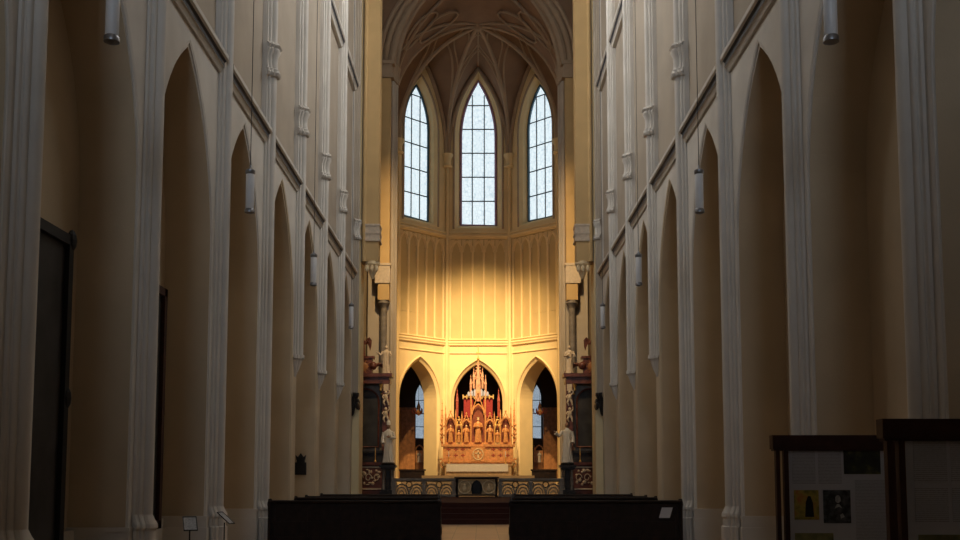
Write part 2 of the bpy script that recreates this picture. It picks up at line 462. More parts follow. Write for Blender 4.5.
# ------------------------------------------------------------------ APSE
V1L, V1R = Vector((-2.0, 62.0)), Vector((2.0, 62.0))
V2L, V2R = Vector((-4.9, 59.1)), Vector((4.9, 59.1))
V3L, V3R = Vector((-4.9, 55.3)), Vector((4.9, 55.3))
BOSS = Vector((0, 57.2, 28.15))
SPR = 21.9
CORN = 9.75; TRAC = 16.55
FB = 1.0
def facet_fn(P0, P1):
    d = (P1 - P0); Ln = d.length; d = d / Ln; mid = (P0 + P1) / 2
    nrm = Vector((d.y, -d.x))
    if nrm.dot(mid - Vector((0, 57.2))) < 0: nrm = -nrm      # outwards
    return (lambda u, z, o=0.0: (mid.x + d.x*u + nrm.x*o, mid.y + d.y*u + nrm.y*o, z)), Ln
def apse_facet(P0, P1, side, num, frame_m, du=0.0, ai=1.15, rise=3.75):
    L, Ln = facet_fn(P0, P1); h = Ln/2
    b = MB()
    # lower zone with the arch to the ambulatory
    a = 1.66; D = 0.85 if du == 0 else 1.3
    sh = lambda lp: [(q + du, z) for q, z in lp]
    cur = sh([(-a, PLAT)] + arch(a, 2.6, 6.15) + [(a, PLAT)])
    b.cur = 0
    b.fill([[(-h, PLAT)] + cur + [(h, PLAT), (h, CORN), (-h, CORN)]], lambda u, z: L(u, z))
    a2 = a - 0.14
    cur2 = sh([(-a2, PLAT)] + arch(a2, 2.42, 6.15) + [(a2, PLAT)])
    cur3 = cur2
    b.loft([[L(u, z) for u, z in cur], [L(u, z, 0.12) for u, z in cur2], [L(u, z, D) for u, z in cur3]], closed=False)
    # back face to the ambulatory
    b.fill([[(-h, PLAT)] + cur3 + [(h, PLAT), (h, 11.5), (-h, 11.5)]], lambda u, z: L(u, z, D))
    # traceried zone
    b.cur = 1
    b.fill([[(-h, CORN), (h, CORN), (h, TRAC), (-h, TRAC)]], lambda u, z: L(u, z, 0.06))
    # window zone
    b.cur = 2
    aw = ai + 0.35
    hole = sh([(-aw, 17.15)] + arch(aw, rise + 0.6, 23.0) + [(aw, 17.15)])
    top = [(-h, TRAC), (h, TRAC), (h, SPR)] + arch(h, 5.8, SPR)[::-1][1:-1] + [(-h, SPR)]
    b.fill([top, hole], lambda u, z: L(u, z))
    hi = sh([(-ai, 17.45)] + arch(ai, rise, 23.2) + [(ai, 17.45)])
    am = ai + 0.17
    hm = sh([(-am, 17.3)] + arch(am, rise + 0.35, 23.1) + [(am, 17.3)])
    b.loft([[L(u, z) for u, z in hole], [L(u, z, 0.18) for u, z in hm], [L(u, z, 0.2) for u, z in hm], [L(u, z, 0.55) for u, z in hi]], closed=True, caps=False)
    struct(b.build('wall_apse_' + side, ['cream', 'apse_ochre', 'cream'], recalc=False))
    # mouldings: arch roll, square label, cornice, sill string, tracery
    t = MB()
    t.tube([L(u, z, -0.03) for u, z in sh([(-a-0.06, PLAT)] + arch(a + 0.06, 2.68, 6.15) + [(a + 0.06, PLAT)])], 0.06, 6)
    for u in (-h + 0.16, h - 0.16):
        t.tube([L(u, PLAT, -0.02), L(u, CORN, -0.02)], 0.05, 6)
    t.tube([L(-h + 0.16, 9.2, -0.02), L(h - 0.16, 9.2, -0.02)], 0.05, 6)
    for z, r in ((CORN - 0.02, 0.07), (CORN + 0.12, 0.10), (CORN + 0.30, 0.06)):
        t.tube([L(-h, z, -0.04), L(h, z, -0.04)], r, 8)
    for z, r in ((TRAC - 0.05, 0.06), (TRAC + 0.08, 0.12), (TRAC + 0.28, 0.09)):
        t.tube([L(-h, z, -0.05), L(h, z, -0.05)], r, 8)
    n = 5; wdt = (Ln - 0.5) / n
    for i in range(n + 1):
        u = -Ln/2 + 0.25 + i*wdt
        t.tube([L(u, CORN + 0.3, 0.02), L(u, 16.3 - 0.6, 0.02)], 0.085 if i in (0, n) else 0.075, 6)
        if i < n:
            uc = u + wdt/2
            t.tube([L(uc + q, z, 0.02) for q, z in arch(wdt/2, 0.62, 15.7, 6)], 0.06, 6)
            t.tube([L(uc + q*0.72, z, 0.04) for q, z in arch(wdt/2, 0.62, 15.62, 6)], 0.035, 6)
            # small spandrel triangle
            t.face([L(u + 0.02, 16.42, 0.0), L(u + wdt*0.42, 16.42, 0.0), L(u + 0.04, 15.95, 0.0)])
            t.face([L(u + wdt - 0.02, 16.42, 0.0), L(u + wdt - 0.04, 15.95, 0.0), L(u + wdt*0.58, 16.42, 0.0)])
    trim(t, 'cream', True)
    # formeret and hood
    t = MB()
    t.tube([L(u, z, -0.05) for u, z in arch(h - 0.12, 5.6, SPR)], 0.13, 8)
    t.tube([L(u, z, -0.02) for u, z in sh([(-aw - 0.05, 17.1)] + arch(aw + 0.05, rise + 0.7, 23.0) + [(aw + 0.05, 17.1)])], 0.07, 6)
    trim(t, 'rib', True)
    # window
    f = MB(); p = MB(); g = 0.5
    p.fill([hi], lambda u, z: L(u, z, 0.54))
    for u in (-ai/3, ai/3):
        zt = 23.2 + rise*(1 - (abs(u)/ai)**1.25) - 0.02
        f.tube([L(u + du, 17.45, g), L(u + du, zt, g)], 0.035, 4)
    for i in range(1, 6):
        z = 17.45 + 1.57*i; hw = ai if z < 23.2 else ai*max(0.05, (1 - ((z-23.2)/rise)**1.55))
        f.tube([L(du - hw, z, g), L(du + hw, z, g)], 0.04, 4)
    f.cur = 1
    f.tube([L(du + (u - du)*0.97, z - 0.04*(z > 23), g - 0.02) for u, z in hi] + [L(du - ai*0.97, 17.45, g - 0.02)], 0.085, 4)
    make_window(f, p, num, ['lead', frame_m], 'glass')
apse_facet(V1L, V1R, 'center', 1, 'violet')
apse_facet(V2L, V1L, 'left', 2, 'bluebar', -0.14, 1.05, 2.8)
apse_facet(V1R, V2R, 'right', 3, 'bluebar', 0.14, 1.05, 2.8)

# straight choir walls before the polygon
for s in (-1, 1):
    b = MB()
    b.face([(s*4.9, 51.2, PLAT), (s*4.9, 59.1, PLAT), (s*4.9, 59.1, TOP + 2), (s*4.9, 51.2, TOP + 2)])
    struct(b.build('wall_choir_left' if s < 0 else 'wall_choir_right', 'cream', recalc=False))

# apse vault webs
def rib_arc(V, n=14):
    base = Vector((V.x, V.y, SPR)); hd = Vector((BOSS.x - V.x, BOSS.y - V.y)); D = hd.length; hd = hd / D
    out = []
    for i in range(n + 1):
        x, z = arc_pt(D, BOSS.z - SPR, i/n)
        q = D - x
        out.append(Vector((V.x + hd.x*q, V.y + hd.y*q, SPR + z)))
    return out
def wall_arc(P0, P1, n=14):
    """from P0 springing to apex over the middle"""
    Ln = (P1 - P0).length; d = (P1 - P0)/Ln; out = []
    for i in range(n + 1):
        x, z = arc_pt(Ln/2, 5.8, i/n)
        q = Ln/2 - x
        out.append(Vector((P0.x + d.x*q, P0.y + d.y*q, SPR + z)))
    return out
cells = [(V3L, V2L), (V2L, V1L), (V1L, V1R), (V1R, V2R), (V2R, V3R), (V3R, V3L)]
webs = MB(); ribs = MB()
def web_pt(ra, wa, t, sft):
    n = len(ra) - 1; x = min(max(t, 0), 1)*n; i = min(int(x), n - 1); fr = x - i
    A = ra[i].lerp(ra[i+1], fr); B = wa[i].lerp(wa[i+1], fr)
    return A.lerp(B, sft)
for P0, P1 in cells[:5]:
    for A, Bq in ((P0, P1), (P1, P0)):
        ra, wa = rib_arc(A), wall_arc(A, Bq)
        webs.loft([ra, [x.lerp(y, 0.5) for x, y in zip(ra, wa)], wa], closed=False)
        # tierceron, loops and star ribs lying on the web
        ribs.tube([web_pt(ra, wa, i/12, 0.55*(i/12)**1.2) for i in range(13)], 0.075, 6)
        ribs.tube([web_pt(ra, wa, 0.58 + 0.42*i/8, 0.3*(1 - cos(pi/2*i/8)) if False else 0.42*sin(pi*i/16)) for i in range(9)], 0.06, 6)
        ribs.tube([web_pt(ra, wa, 0.80 + 0.20*sin(pi/2*i/6), 0.22*i/6) for i in range(7)], 0.06, 6)
    # ridge
    r0, w0 = rib_arc(P0), wall_arc(P0, P1)
    ribs.tube([web_pt(r0, w0, 1, i/4) for i in range(5)], 0.07, 6)
for V in (V3L, V2L, V1L, V1R, V2R, V3R):
    ribs.tube(rib_arc(V), 0.12, 8)
ribs.lathe([(0.05, -0.28), (0.22, -0.2), (0.3, -0.05), (0.25, 0.05), (0.1, 0.1)], BOSS.x, BOSS.y, 12, BOSS.z)
# straight bay of the choir vault
prof = []
ra = rib_arc(V3L); rb = rib_arc(V3R)
wl = ra + rb[::-1][1:]
cr = arch(4.9, BOSS.z - SPR + 0.3, SPR)
front = [Vector((x, 51.2, z)) for x, z in cr]
webs.loft([wl, front], closed=False)
for i in range(0, 2):
    A = front[0 if i == 0 else -1]
# diagonal star ribs of the straight bay
for s in (-1, 1):
    pts = []; pts2 = []
    for i in range(13):
        t = i/12; x, z = arc_pt(4.9, BOSS.z - SPR, t)
        pts.append((s*x, 51.3 + 5.7*t**1.2, SPR + z + 0.05))
        pts2.append((s*x, 55.3 - 3.9*t, SPR + z + 0.05))
    ribs.tube(pts, 0.09, 6); ribs.tube(pts2, 0.09, 6)
    for yy, tt in ((53.4, 0.55), (54.8, 0.7)):
        ring = []
        for i in range(15):
            an = 2*pi*i/14
            t = min(0.985, tt + 0.16*cos(an)); x, z = arc_pt(4.9, BOSS.z - SPR, t)
            ring.append((s*x, yy + 0.9*sin(an), SPR + z - 0.02))
        ribs.tube(ring, 0.06, 6, caps=False)
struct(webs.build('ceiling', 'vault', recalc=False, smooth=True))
trim(ribs, 'rib', True)
# choir arch: three rolls with a deep soffit
b = MB()
for off, r, yy in ((0.0, 0.22, 51.0), (0.32, 0.16, 50.75), (0.58, 0.13, 50.55), (-0.22, 0.13, 51.3)):
    b.tube([(x*(4.55 + off)/4.55, yy, z + off*0.4) for x, z in arch(4.55, 6.2, 22.8)], r, 8)
trim(b, 'rib', True)
b = MB()
o1 = arch(5.3, 6.6, 22.8); o0 = arch(4.55, 6.2, 22.8)
b.fill([[(-8, 22.8)] + [(-5.3, 22.8)] + o1[1:-1] + [(5.3, 22.8), (8, 22.8), (8, 33), (-8, 33)]], lambda x, z: (x, 50.62, z))
b.loft([[(x, 50.62, z) for x, z in o1], [(x, 51.2, z) for x, z in o0]], closed=False)
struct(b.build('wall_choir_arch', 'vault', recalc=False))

# corner shafts of the apse
def shaft_cluster(V, dirv, z0, z1, cap, rr=0.11):
    b = MB(); n = Vector((-dirv.y, dirv.x))
    for q, o, r in ((0, 0.10, rr), (0.2, 0.02, rr*0.75), (-0.2, 0.02, rr*0.75)):
        p = V + dirv*o + n*q
        b.tube([(p.x, p.y, z0), (p.x, p.y, z1)], r, 10)
    p = V + dirv*0.05
    b.lathe([(0.28, 0), (0.36, 0.1), (0.24, 0.2), (0.23, 0.45), (0.30, 0.62), (0.38, 0.75), (0.38, 0.9), (0.2, 0.95)], p.x, p.y, 14, cap)
    b.lathe([(0.34, 0), (0.34, 0.5), (0.26, 0.65), (0.28, 0.75)], p.x, p.y, 14, z0)
    trim(b, 'cream', True)
for V in (V1L, V1R, V2L, V2R):
    d = (Vector((0, 57.2)) - V).normalized()
    shaft_cluster(V, d, PLAT, SPR, 21.0)

# ambulatory behind the apse
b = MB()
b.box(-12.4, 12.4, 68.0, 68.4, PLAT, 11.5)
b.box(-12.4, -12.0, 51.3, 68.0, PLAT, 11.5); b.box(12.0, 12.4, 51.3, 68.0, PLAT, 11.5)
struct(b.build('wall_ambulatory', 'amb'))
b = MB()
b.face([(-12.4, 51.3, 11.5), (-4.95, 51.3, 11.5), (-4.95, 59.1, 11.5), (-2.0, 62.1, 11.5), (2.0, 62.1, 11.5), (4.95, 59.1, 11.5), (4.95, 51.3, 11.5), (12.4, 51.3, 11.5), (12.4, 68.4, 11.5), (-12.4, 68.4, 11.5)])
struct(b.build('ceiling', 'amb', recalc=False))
for s in (-1, 1):
    wn[0] += 1
    cx = -4.0 if s < 0 else 3.98
    f = MB(); p = MB()
    lp = [(-0.32, 4.1)] + arch(0.32, 0.9, 6.9, 8) + [(0.32, 4.1)]
    p.fill([lp], lambda u, z: (cx + u, 67.98, z))
    f.tube([(cx + u, 67.95, z) for u, z in lp] + [(cx - 0.32, 67.95, 4.1)], 0.05, 5)
    for z in (4.9, 5.8, 6.7): f.tube([(cx - 0.32, 67.95, z), (cx + 0.32, 67.95, z)], 0.025, 4)
    make_window(f, p, wn[0], 'lead', 'glass_amb')

# ================================================================== PILASTERS OF THE NAVE
def arcp(cx, cy, r, a0, a1, n=5):
    return [(cx + r*cos(radians(a0 + (a1 - a0)*i/n)), cy + r*sin(radians(a0 + (a1 - a0)*i/n))) for i in range(n + 1)]
half = ([(0.004, 0.245), (0.06, 0.245), (0.075, 0.23), (0.075, 0.195)] + arcp(0.13, 0.14, 0.052, 130, -30, 5)
        + [(0.18, 0.10), (0.205, 0.105)] + arcp(0.235, 0.0, 0.105, 70, 0, 5))
# local: (protrusion p, along q); to polygon around
half = [(0.004 + (p - 0.004)*0.70, q*0.9) for p, q in half]
plan = half + [(p, -q) for p, q in half[::-1][1:]]
def pil_ring(s, z, k=1.0, grow=0.0):
    return [(s*(-(p*k + (grow if p > 0 else 0))), q*k + (grow if q > 0 else -grow if q < 0 else 0), z) for p, q in plan]
ORD = ['nearest', 'second', 'third', 'fourth', 'fifth', 'sixth', 'seventh', 'eighth']
def pilaster(s, k):
    side = 'left' if s < 0 else 'right'
    full = k <= 3
    note = ('down to the floor' if full else 'ending on a bracket')
    t = thing('pilaster', 'white moulded pilaster %s, %s from the near end of the %s wall' % (note, ORD[k], side), 'pilaster',
              (s*WX, YK(k), 0.0), 'pilasters of the %s nave wall' % side)
    z0 = 0.0 if full else 4.95
    b = MB()
    b.loft([pil_ring(s, z0), pil_ring(s, TOP)])
    b.build('shaft', 'white_paint' if k < 7 else 'beige', t, smooth=True)
    b = MB()
    prof = [(11.42, 0.0), (11.44, 0.05), (11.50, 0.075), (11.57, 0.05), (11.60, 0.055), (11.64, 0.02), (11.80, 0.008), (11.96, 0.016), (12.06, 0.05), (12.11, 0.06), (12.14, 0.05), (12.20, 0.085), (12.27, 0.055), (12.30, 0.0)]
    b.loft([pil_ring(s, z, 1.02, g*1.15) for z, g in prof])
    b.build('capital', 'white_paint', t, smooth=True)
    if full:
        b = MB()
        b.loft([pil_ring(s, 0.0, 1.0, 0.07), pil_ring(s, 0.60, 1.0, 0.07), pil_ring(s, 0.62, 1.0, 0.045), pil_ring(s, 0.76, 1.0, 0.04), pil_ring(s, 0.80, 1.0, 0.065), pil_ring(s, 0.86, 1.0, 0.06), pil_ring(s, 0.92, 1.0, 0.03), pil_ring(s, 1.0, 1.0, 0.0)])
        b.build('base', 'white_paint', t)
    else:
        b = MB()
        if k == 7:
            b.loft([pil_ring(s, 5.0, 1.0, 0.05), pil_ring(s, 4.9, 1.0, 0.06), pil_ring(s, 4.75, 0.95), pil_ring(s, 4.5, 0.75), pil_ring(s, 4.15, 0.4), pil_ring(s, 4.05, 0.2)])
            for q in (-0.15, 0.0, 0.15): b.ball((-s*0.25, q, 4.6 - abs(q)), (0.09, 0.11, 0.16), 8, 6)
            b.build('carved_bracket', 'marble_dark', t, smooth=True)
        else:
            b.loft([pil_ring(s, 5.02, 1.0, 0.03), pil_ring(s, 4.92, 1.0, 0.03), pil_ring(s, 4.86, 0.9), pil_ring(s, 4.62, 0.55), pil_ring(s, 4.5, 0.3), pil_ring(s, 4.4, 0.15)])
            b.build('bracket', 'white_paint', t)
    return t
for s in (-1, 1):
    for k in range(0, 8): pilaster(s, k)

# ------------------------------------------------------------------ crossing piers
for s in (-1, 1):
    side = 'left' if s < 0 else 'right'
    t = thing('crossing_pier', 'tall yellow pier with a white band at the far end of the %s pilasters' % side, 'pier', (s*5.2, 41.68, 0))
    b = MB(); b.box(s*(-0.28), s*0.9, -0.1, 1.2, 0.0, TOP); b.build('lower_pier', 'cream', t)
    b = MB()
    x0, x1 = -1.02, -0.48
    b.box(s*x0, s*x1, -0.15, 0.6, 10.6, 11.45); b.box(s*x0, s*x1, -0.15, 0.6, 12.2, TOP)
    b.tube([(s*(x1 + 0.07), -0.13, 10.6), (s*(x1 + 0.07), -0.13, TOP)], 0.09, 10)
    b.build('hanging_pilaster', 'yellow', t)
    b = MB(); b.box(s*x1, s*(-0.28), 0.0, 0.6, 10.6, TOP); b.build('side_fillet', 'beige', t)
    b = MB(); b.box(s*(x0 - 0.04), s*(x1 + 0.02), -0.19, 0.62, 11.45, 12.2)
    for z in (11.5, 11.8, 12.15): b.box(s*(x0 - 0.07), s*(x1 + 0.02), -0.22, 0.62, z - 0.04, z + 0.04)
    b.build('band', 'cream_stone', t)
    b = MB()
    b.loft([ellring(s*-0.75, 0.15, z, rx, ry, 14) for z, rx, ry in ((10.62, 0.30, 0.34), (10.5, 0.32, 0.36), (10.35, 0.2, 0.24), (10.1, 0.14, 0.16), (9.9, 0.05, 0.06))])
    for q in (-0.2, 0.0, 0.2): b.ball((s*-0.75 + q, -0.14, 10.3), (0.09, 0.07, 0.16), 8, 5)
    b.build('gilded_bracket', 'pale_gold', t, smooth=True)
    t = thing('crossing_pier', 'yellow choir arch pier right beside the apse, behind the %s white statue' % side, 'pier', (s*4.7, 50.3, PLAT))
    b = MB()
    b.box(s*(-0.25), s*0.9, 0.05, 0.9, 0.0, 22.2)
    for q, y, r in ((-0.32, 0.25, 0.12), (-0.42, 0.55, 0.11), (-0.30, 0.02, 0.08)):
        b.tube([(s*q, y, 0.0), (s*q, y, 22.2)], r, 10)
    b.build('lower_pier', 'beige', t)
    b = MB(); b.box(s*(-0.22), s*0.35, -0.45, 0.1, 9.75, 10.6); b.box(s*(-0.22), s*0.35, -0.45, 0.1, 11.6, 22.2)
    b.build('hanging_pilaster', 'yellow', t)
    b = MB(); b.box(s*(-0.26), s*0.5, -0.5, 0.1, 10.6, 11.6); b.box(s*(-0.3), s*0.52, -0.53, 0.1, 11.5, 11.62)
    b.build('band', 'cream_stone', t)
    b = MB(); b.loft([ellring(s*0.07, -0.16, z, rx, ry, 12) for z, rx, ry in ((9.75, 0.3, 0.3), (9.6, 0.32, 0.32), (9.45, 0.2, 0.2), (9.3, 0.16, 0.16))])
    b.tube([(s*0.07, -0.16, 0.0), (s*0.07, -0.16, 9.4)], 0.17, 12)
    b.build('column', 'marble_grey', t, smooth=True)
    b = MB(); b.box(s*(-0.30), s*0.9, -0.5, 1.0, 21.4, 22.1); b.box(s*(-0.38), s*0.9, -0.55, 1.0, 21.3, 21.42); b.box(s*(-0.42), s*0.9, -0.58, 1.0, 22.0, 22.2)
    for q, y, r in ((-0.32, 0.25, 0.18), (-0.42, 0.55, 0.17), (-0.30, 0.02, 0.13)):
        b.lathe([(r, 21.3), (r*1.2, 21.4), (r, 21.55), (r, 21.8), (r*1.4, 22.1), (r*1.4, 22.2)], s*q, y, 10)
    b.build('capital', 'rib', t)

# ================================================================== LANTERNS
def lantern(x, y, label, side):
    t = thing('hanging_lantern', label, 'lantern', (x, y, 7.12 if y < 15 else 6.95), 'lanterns hung along the %s nave wall' % side)
    b = MB(); b.lathe([(0.075, 0.06), (0.085, 0.08), (0.085, 0.80), (0.075, 0.82)], 0, 0, 16); b.build('glass_tube', 'lantern_glass', t, smooth=True)
    b = MB(); b.lathe([(0.03, -0.03), (0.10, 0.0), (0.10, 0.06), (0.085, 0.08)], 0, 0, 16); b.build('bottom_ring', 'metal', t, smooth=True)
    b = MB(); b.lathe([(0.085, 0.80), (0.10, 0.82), (0.10, 0.88), (0.03, 0.94), (0.012, 1.0)], 0, 0, 16); b.build('top_cap', 'metal', t, smooth=True)
    b = MB(); b.tube([(0, 0, 0.98), (0, 0, 22.0)], 0.008, 5); b.build('cable', 'iron', t)
PL = ['nearest and cut by the top edge', 'second closest to the viewer', 'third along the wall', 'farthest, near the crossing']
for s in (-1, 1):
    for i, y in enumerate((12.35, 20.05, 27.9, 36.2)):
        side = 'left' if s < 0 else 'right'
        lantern(s*4.6, y, 'slim tubular glass lantern on the %s nave wall, %s' % (side, PL[i]), side)

# ================================================================== PAINTINGS in the left niches
def painting(y0, y1, z0, z1, label, fm, x=-5.93):
    t = thing('framed_painting', label, 'painting', (x, (y0+y1)/2, z0))
    h = (y1 - y0)/2; H = z1 - z0
    b = MB(); b.box(-0.02, 0.03, -h + 0.12, h - 0.12, 0.12, H - 0.12); b.build('canvas', 'canvas_dark', t)
    b = MB()
    for a, c, z, zz in ((-h, -h + 0.15, 0, H), (h - 0.15, h, 0, H), (-h, h, 0, 0.15), (-h, h, H - 0.15, H)):
        b.box(-0.03, 0.10, a, c, z, zz)
    for z in ((0.06, H/2, H - 0.06) if fm == 'iron' else ()):
        for q in (-h + 0.03, h - 0.03): b.ball((0.08, q, z), (0.06, 0.11, 0.16), 8, 6)
    b.build('frame', fm, t)
painting(11.7, 14.4, 0.35, 5.08, 'large dark old painting in a black frame in the nearest left niche', 'iron')
painting(16.0, 18.8, 0.62, 5.12, 'tall painting with a red brown frame edge in the second left niche', 'frame_red')

# wall plaque with a crown
t = thing('wall_plaque', 'small black plaque topped by a crown on the left wall above the pews', 'plaque', (-5.66, YK(5) - 0.352, 1.62))
b = MB(); b.box(-0.18, 0.18, -0.04, 0.0, 0.0, 0.40); b.box(-0.13, 0.13, -0.04, 0.0, 0.40, 0.48); b.build('tablet', 'iron', t)
b = MB()
b.prism([(-0.14, 0.48), (0.14, 0.48), (0.17, 0.64), (0.09, 0.57), (0.0, 0.70), (-0.09, 0.57), (-0.17, 0.64)], lambda a, c: (a, -0.05, c), lambda a, c: (a, 0.0, c))
b.build('crown', 'iron', t)

# ================================================================== READING STANDS by the left wall
def stand(x, y, rz, label):
    t = thing('sign_stand', label, 'sign stand', (x, y, 0), None, rz)
    b = MB(); b.lathe([(0.16, 0), (0.16, 0.02), (0.03, 0.04), (0.012, 0.06)], 0, 0, 14); b.tube([(0, 0, 0.03), (0, 0, 0.74)], 0.012, 8); b.build('pole', 'iron', t)
    b = MB()
    R = lambda a, c, o: (a, c*0.75 - 0.02 - o*0.5, 0.82 + c*0.62 + o*0.6)
    for a0, a1, c0, c1 in ((-0.11, 0.11, -0.17, -0.155), (-0.11, 0.11, 0.155, 0.17), (-0.11, -0.097, -0.17, 0.17), (0.097, 0.11, -0.17, 0.17)):
        b.prism([(a0, c0), (a1, c0), (a1, c1), (a0, c1)], lambda a, c: R(a, c, 0.0), lambda a, c: R(a, c, 0.02))
    b.build('card_frame', 'iron', t)
    b = MB(); b.prism([(-0.1, -0.16), (0.1, -0.16), (0.1, 0.16), (-0.1, 0.16)], lambda a, c: R(a, c, 0.004), lambda a, c: R(a, c, 0.012))
    b.build('card', 'pic_light', t)
stand(-4.58, 16.3, radians(22), 'thin sign stand with a tilted card before the left wall, nearer one')
stand(-4.58, 18.5, radians(78), 'thin sign stand seen edge on before the left wall, farther one')

# ================================================================== PEWS
def make_pew(label):
    t = thing('church_pew', label, 'pew', (0, 0, 0))
    Lw = 4.0; H = 1.02
    b = MB()
    b.box(-Lw/2 + 0.05, Lw/2 - 0.05, 0.0, 0.03, 0.08, H - 0.05)
    for z in (0.08, 0.44, H - 0.16): b.box(-Lw/2 + 0.05, Lw/2 - 0.05, -0.025, 0.0, z, z + 0.10)
    n = 5
    for i in range(n + 1):
        x = -Lw/2 + 0.05 + (Lw - 0.2)*i/n
        b.box(x, x + 0.1, -0.022, 0.0, 0.08, H - 0.06)
    b.build('backrest', 'dark_wood', t)
    b = MB(); b.box(-Lw/2 + 0.02, Lw/2 - 0.02, -0.10, 0.07, H - 0.05, H); b.tube([(-Lw/2 + 0.02, -0.10, H - 0.02), (Lw/2 - 0.02, -0.10, H - 0.02)], 0.03, 8)
    b.build('top_rail', 'dark_wood', t)
    b = MB(); b.box(-Lw/2 + 0.05, Lw/2 - 0.05, 0.03, 0.48, 0.42, 0.46); b.build('seat', 'dark_wood', t)
    prof = [(-0.12, 0.0), (0.55, 0.0), (0.55, 0.10), (0.50, 0.16), (0.52, 0.38), (0.56, 0.5), (0.54, 0.58), (0.44, 0.62), (0.3, 0.60), (0.16, 0.70), (0.10, 0.86), (0.12, 0.98), (0.06, 1.05), (-0.06, 1.06), (-0.13, 1.0), (-0.13, 0.9), (-0.10, 0.8), (-0.10, 0.14)]
    for sgn in (-1, 1):
        b = MB(); x0 = sgn*(Lw/2 - 0.06); x1 = sgn*Lw/2
        b.prism(prof, lambda a, c: (x0, a, c), lambda a, c: (x1, a, c))
        b.tube([(x1, 0.1 + 0.09*cos(k*0.6), 0.32 + 0.09*sin(k*0.6)) for k in range(12)], 0.02, 6)
        b.tube([(x1, -0.02 + 0.06*cos(k*0.6), 0.94 + 0.06*sin(k*0.6)) for k in range(12)], 0.02, 6)
        b.build('bench_end', 'dark_wood', t)
    return t
PR = [23.4, 26.7, 28.3, 31.0]
first = None
RN = ['nearest row', 'second row', 'third row', 'front row by the steps']
for s in (-1, 1):
    for i, y in enumerate(PR):
        lab = 'dark oak church pew %s of the aisle, %s' % ('left' if s < 0 else 'right', RN[i])
        xi = 0.80 + 0.045*(y - 23.4); wd_ = 4.80 - xi; loc = (s*(xi + wd_/2), y, 0.0)
        if first is None:
            first = make_pew(lab); first['group'] = 'oak pews facing the altar'; first.location = loc; pw = first
        else: pw = dup(first, loc, None, lab)
        pw.scale = (wd_/4.0, 1, 1)
b = MB(); b.prism([(-0.16, -0.12), (0.09, -0.12), (0.16, 0.12), (-0.09, 0.12)], lambda a, c: (4.42 + a, 23.352, 0.74 + c), lambda a, c: (4.42 + a, 23.365, 0.74 + c))
tag(b.build('paper_notice', 'paper'), 'white paper notice on the back of the nearest right pew', 'notice')

# ================================================================== INFORMATION PANELS on the right
def info_panel(x, y, label, imgs, texts, wd):
    t = thing('information_panel', label, 'display panel', (x, y, 0), 'wooden information panels')
    H = 2.05
    b = MB(); b.box(-0.035, wd + 0.035, -0.055, 0.075, H - 0.155, H); b.box(-0.02, wd + 0.02, -0.045, 0.065, H - 0.175, H - 0.15); b.build('cap_board', 'panel_wood', t)
    for x0, x1, yy in ((0.005, 0.05, 0.0), (0.085, 0.135, -0.03), (wd - 0.135, wd - 0.085, -0.03), (wd - 0.05, wd - 0.005, 0.0)):
        b = MB(); b.box(x0, x1, yy - 0.03, yy + 0.04, 0.0, H - 0.16); b.build('post', 'panel_wood', t)
    b = MB(); b.box(0.13, wd - 0.13, -0.015, 0.015, 0.35, H - 0.17); b.build('sheet', 'sheet', t)
    for x0, x1, z0, z1 in texts:
        b = MB(); b.box(x0, x1, -0.020, -0.0155, z0, z1); b.build('text_column', 'text', t)
    for x0, x1, z0, z1, m in imgs:
        b = MB(); b.box(x0, x1, -0.022, -0.0155, z0, z1); o = b.build('printed_picture', m, t)
        w_ = x1 - x0; h_ = z1 - z0; q = MB()
        if m == 'pic_yellow':
            cx = (x0 + x1)/2 + 0.03
            q.prism([(cx - 0.05, z0 + 0.03), (cx + 0.05, z0 + 0.03), (cx + 0.04, z0 + 0.19), (cx + 0.015, z0 + 0.26), (cx - 0.015, z0 + 0.26), (cx - 0.04, z0 + 0.19)], lambda a, c: (a, -0.024, c), lambda a, c: (a, -0.0215, c))
            q.build('dark_figure', 'pic_dark', o)
        elif m == 'pic_grey':
            cx = (x0 + x1)/2 + 0.01
            q.prism([(cx + (0.030 + 0.004*sin(3*k))*cos(k*pi/6), z1 - 0.10 + 0.045*sin(k*pi/6)) for k in range(12)], lambda a, c: (a, -0.024, c), lambda a, c: (a, -0.0215, c))
            q.prism([(cx - 0.012, z1 - 0.155), (cx + 0.014, z1 - 0.155), (cx + 0.045, z1 - 0.20), (cx + 0.01, z1 - 0.185), (cx - 0.04, z1 - 0.205)], lambda a, c: (a, -0.024, c), lambda a, c: (a, -0.0215, c))
            q.prism([(cx + 0.03, z0 + 0.05), (cx + 0.07, z0 + 0.07), (cx + 0.05, z0 + 0.11), (cx + 0.02, z0 + 0.09)], lambda a, c: (a, -0.024, c), lambda a, c: (a, -0.0215, c))
            q.build('pale_face', 'pic_light', o)
    return t
